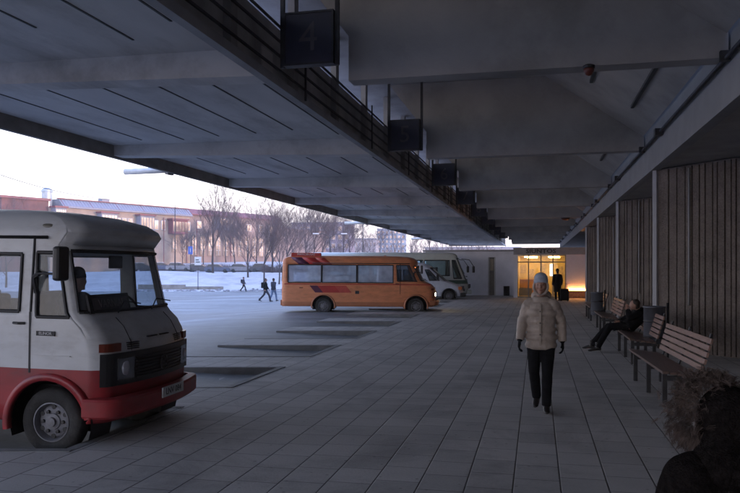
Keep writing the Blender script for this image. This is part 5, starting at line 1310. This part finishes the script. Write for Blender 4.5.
tl = [ # px, Z, proto, scale, description
 (6, 95, 1, 1.0, 'bare tree at the left edge of the picture beside the brick wing'),
 (213, 112, 4, 1.12, 'tall straight bare tree in front of the arched windows left of the lone walker'),
 (236, 128, 2, .9, 'thin bare tree just left of the lone walker'),
 (248, 104, 0, .80, 'bare tree rising above the lone walker'),
 (256, 133, 1, 1.15, 'bare tree behind and right of the lone walker'),
 (264, 100, 4, .74, 'bare tree directly above the striding walker with the backpack'),
 (272, 112, 0, .88, 'thick dark bare tree between the two pairs of legs behind the minibus tail'),
 (279, 98, 2, .72, 'slanting bare tree touching the minibus tail'),
 (287, 125, 4, .95, 'tall bare tree above the rear corner of the orange minibus'),
 (296, 108, 1, .9, 'spreading bare tree above the roof sign of the minibus'),
 (305, 132, 0, .92, 'bare tree right of the minibus roof sign'),
 (314, 115, 2, .85, 'bare tree left of the double street lamp'),
 (322, 140, 4, .9, 'tall bare tree behind the double street lamp'),
 (334, 120, 1, .9, 'low spreading bare tree right of the double street lamp'),
 (343, 145, 0, .85, 'bare tree before the right end of the mauve apartments'),
 (352, 130, 3, 1.0, 'small bare tree under the drain spout over the minibus'),
 (366, 160, 1, .9, 'bare tree left of the far tower block'),
 (381, 175, 3, 1.0, 'small bare tree below the far tower block'),
 (396, 165, 1, .8, 'bare tree right of the tower block foot'),
 (412, 185, 0, .7, 'bare tree far right of the tower block'),
 (428, 170, 3, .9, 'small bare tree over the coach roof'),
 (442, 190, 1, .8, 'bare tree behind the front of the coach roof'),
 (226, 148, 3, 1.1, 'small bare tree close to the long pink wall'),
 (203, 140, 3, 1.0, 'small bare tree behind the white road sign'),
 (183, 138, 3, .9, 'small bare tree near the red window bay'),
 (460, 200, 1, .8, 'bare tree over the left wing of the parcel office'), (478, 190, 3, 1.0, 'small bare tree above the narrow office door'),
]
rt = random.Random(5); used_p = set()
for (px, Z, k, s, lab) in tl:
    o = protos[k] if k not in used_p else copy_tree(protos[k]); used_p.add(k)
    p = on_ground(px, Z); o.location = p; o.scale = (s, s, s*rt.uniform(.95,1.1)); o.rotation_euler = (0, 0, rt.uniform(0, 6.28)); tag(o, lab, 'tree', 'bare winter trees beyond the lot')
# far wood as one mass
bm = bmesh.new(); rng = random.Random(9)
for k in range(300):
    px = rng.uniform(120, 505); Z = rng.uniform(215, 330); p = on_ground(px, Z); H = rng.uniform(5, 10) if px < 400 else rng.uniform(6, 11)
    tube(bm, [p, p+V3(rng.gauss(0,.3),rng.gauss(0,.3),H*.8)], [.14,.04], 3, cap=False)
    for q in range(13):
        z = H*rng.uniform(.25,.95); a = rng.uniform(0,6.28); l = H*rng.uniform(.15,.35)
        b0 = p+V3(0,0,z*.8); tube(bm, [b0, b0+V3(math.cos(a)*l*.6, math.sin(a)*l*.6, l*.8)], [.06,.02], 3, cap=False)
o = obj('woodland', bm, M_twig); tag(o, 'purplish far wood of bare trees along the horizon', 'wood', None, 'stuff')
# shrubs behind the cars
sh_l = ['low bare hedge behind the parked cars left of the road sign', 'low bare hedge at the foot of the long pink wall', 'low bare shrubs under the trees behind the minibus tail']
for i, (a, b_, Z) in enumerate(((140, 196, 132), (200, 262, 134), (262, 345, 118))):
    bm = bmesh.new(); rng = random.Random(i)
    c = on_ground((a+b_)/2, Z)
    for k in range(1500):
        p = on_ground(rng.uniform(a, b_), Z+rng.uniform(-1.5,1.5)); d = V3(rng.gauss(0,.35), rng.gauss(0,.35), 1).normalized()
        tube(bm, [p-c, p-c+d*rng.uniform(.5,1.5)], [.03,.012], 3, cap=False)
    t_ = obj('hedge', bm, M_twig, None, False, c); tag(t_, sh_l[i], 'hedge', 'bare hedges on the snow bank')
# snow clods and litter along the lot edge
bm = bmesh.new(); rng = random.Random(21)
for k in range(260):
    p = on_ground(rng.uniform(120, 300), 88.3+rng.gauss(0,.35)); r = rng.uniform(.05,.22)
    bmesh.ops.create_icosphere(bm, subdivisions=1, radius=r, matrix=Matrix.Translation(p+V3(0,0,r*.3)) @ Matrix.Rotation(rng.random()*6, 4, 'Z') @ Matrix.Diagonal((1.6,1,.6,1)))
o = obj('dirty_snow_clods', bm, mat('dirty_snow', (.25,.24,.25), .9, var=.4, scale=2)); tag(o, 'dark dirty snow clods along the lot edge', 'snow', None, 'stuff')
for (px, Z, lab) in ((162, 7.9*1.35, 'tiny white scrap of paper on the paving near the red bumper'),):
    lt = thing('paper_scrap', lab, 'litter', W(178.5, 1.88*720/(408-268), .004))
    bm = bmesh.new(); box(bm, -.03,.03,-.02,.02,0,.006,bev=.002); obj('scrap', bm, M_white, lt)

# ------------------------------------------------------------------ winter haze
if HAZE:
    bm = bmesh.new(); box(bm, -640, 640, -110, 900, -2.2, 32)
    hz = obj('haze', bm, [])
    mh = bpy.data.materials.new('winter_haze'); mh.use_nodes = True; th_ = mh.node_tree; th_.nodes.remove(th_.nodes['Principled BSDF'])
    pv = th_.nodes.new('ShaderNodeVolumePrincipled'); pv.inputs['Color'].default_value = (.9,.9,.95,1); pv.inputs['Density'].default_value = .0008; pv.inputs['Anisotropy'].default_value = .1
    th_.links.new(pv.outputs[0], th_.nodes['Material Output'].inputs['Volume'])
    hz.data.materials.append(mh); tag(hz, 'thin pale winter haze over the lot and far buildings', 'haze', None, 'stuff')
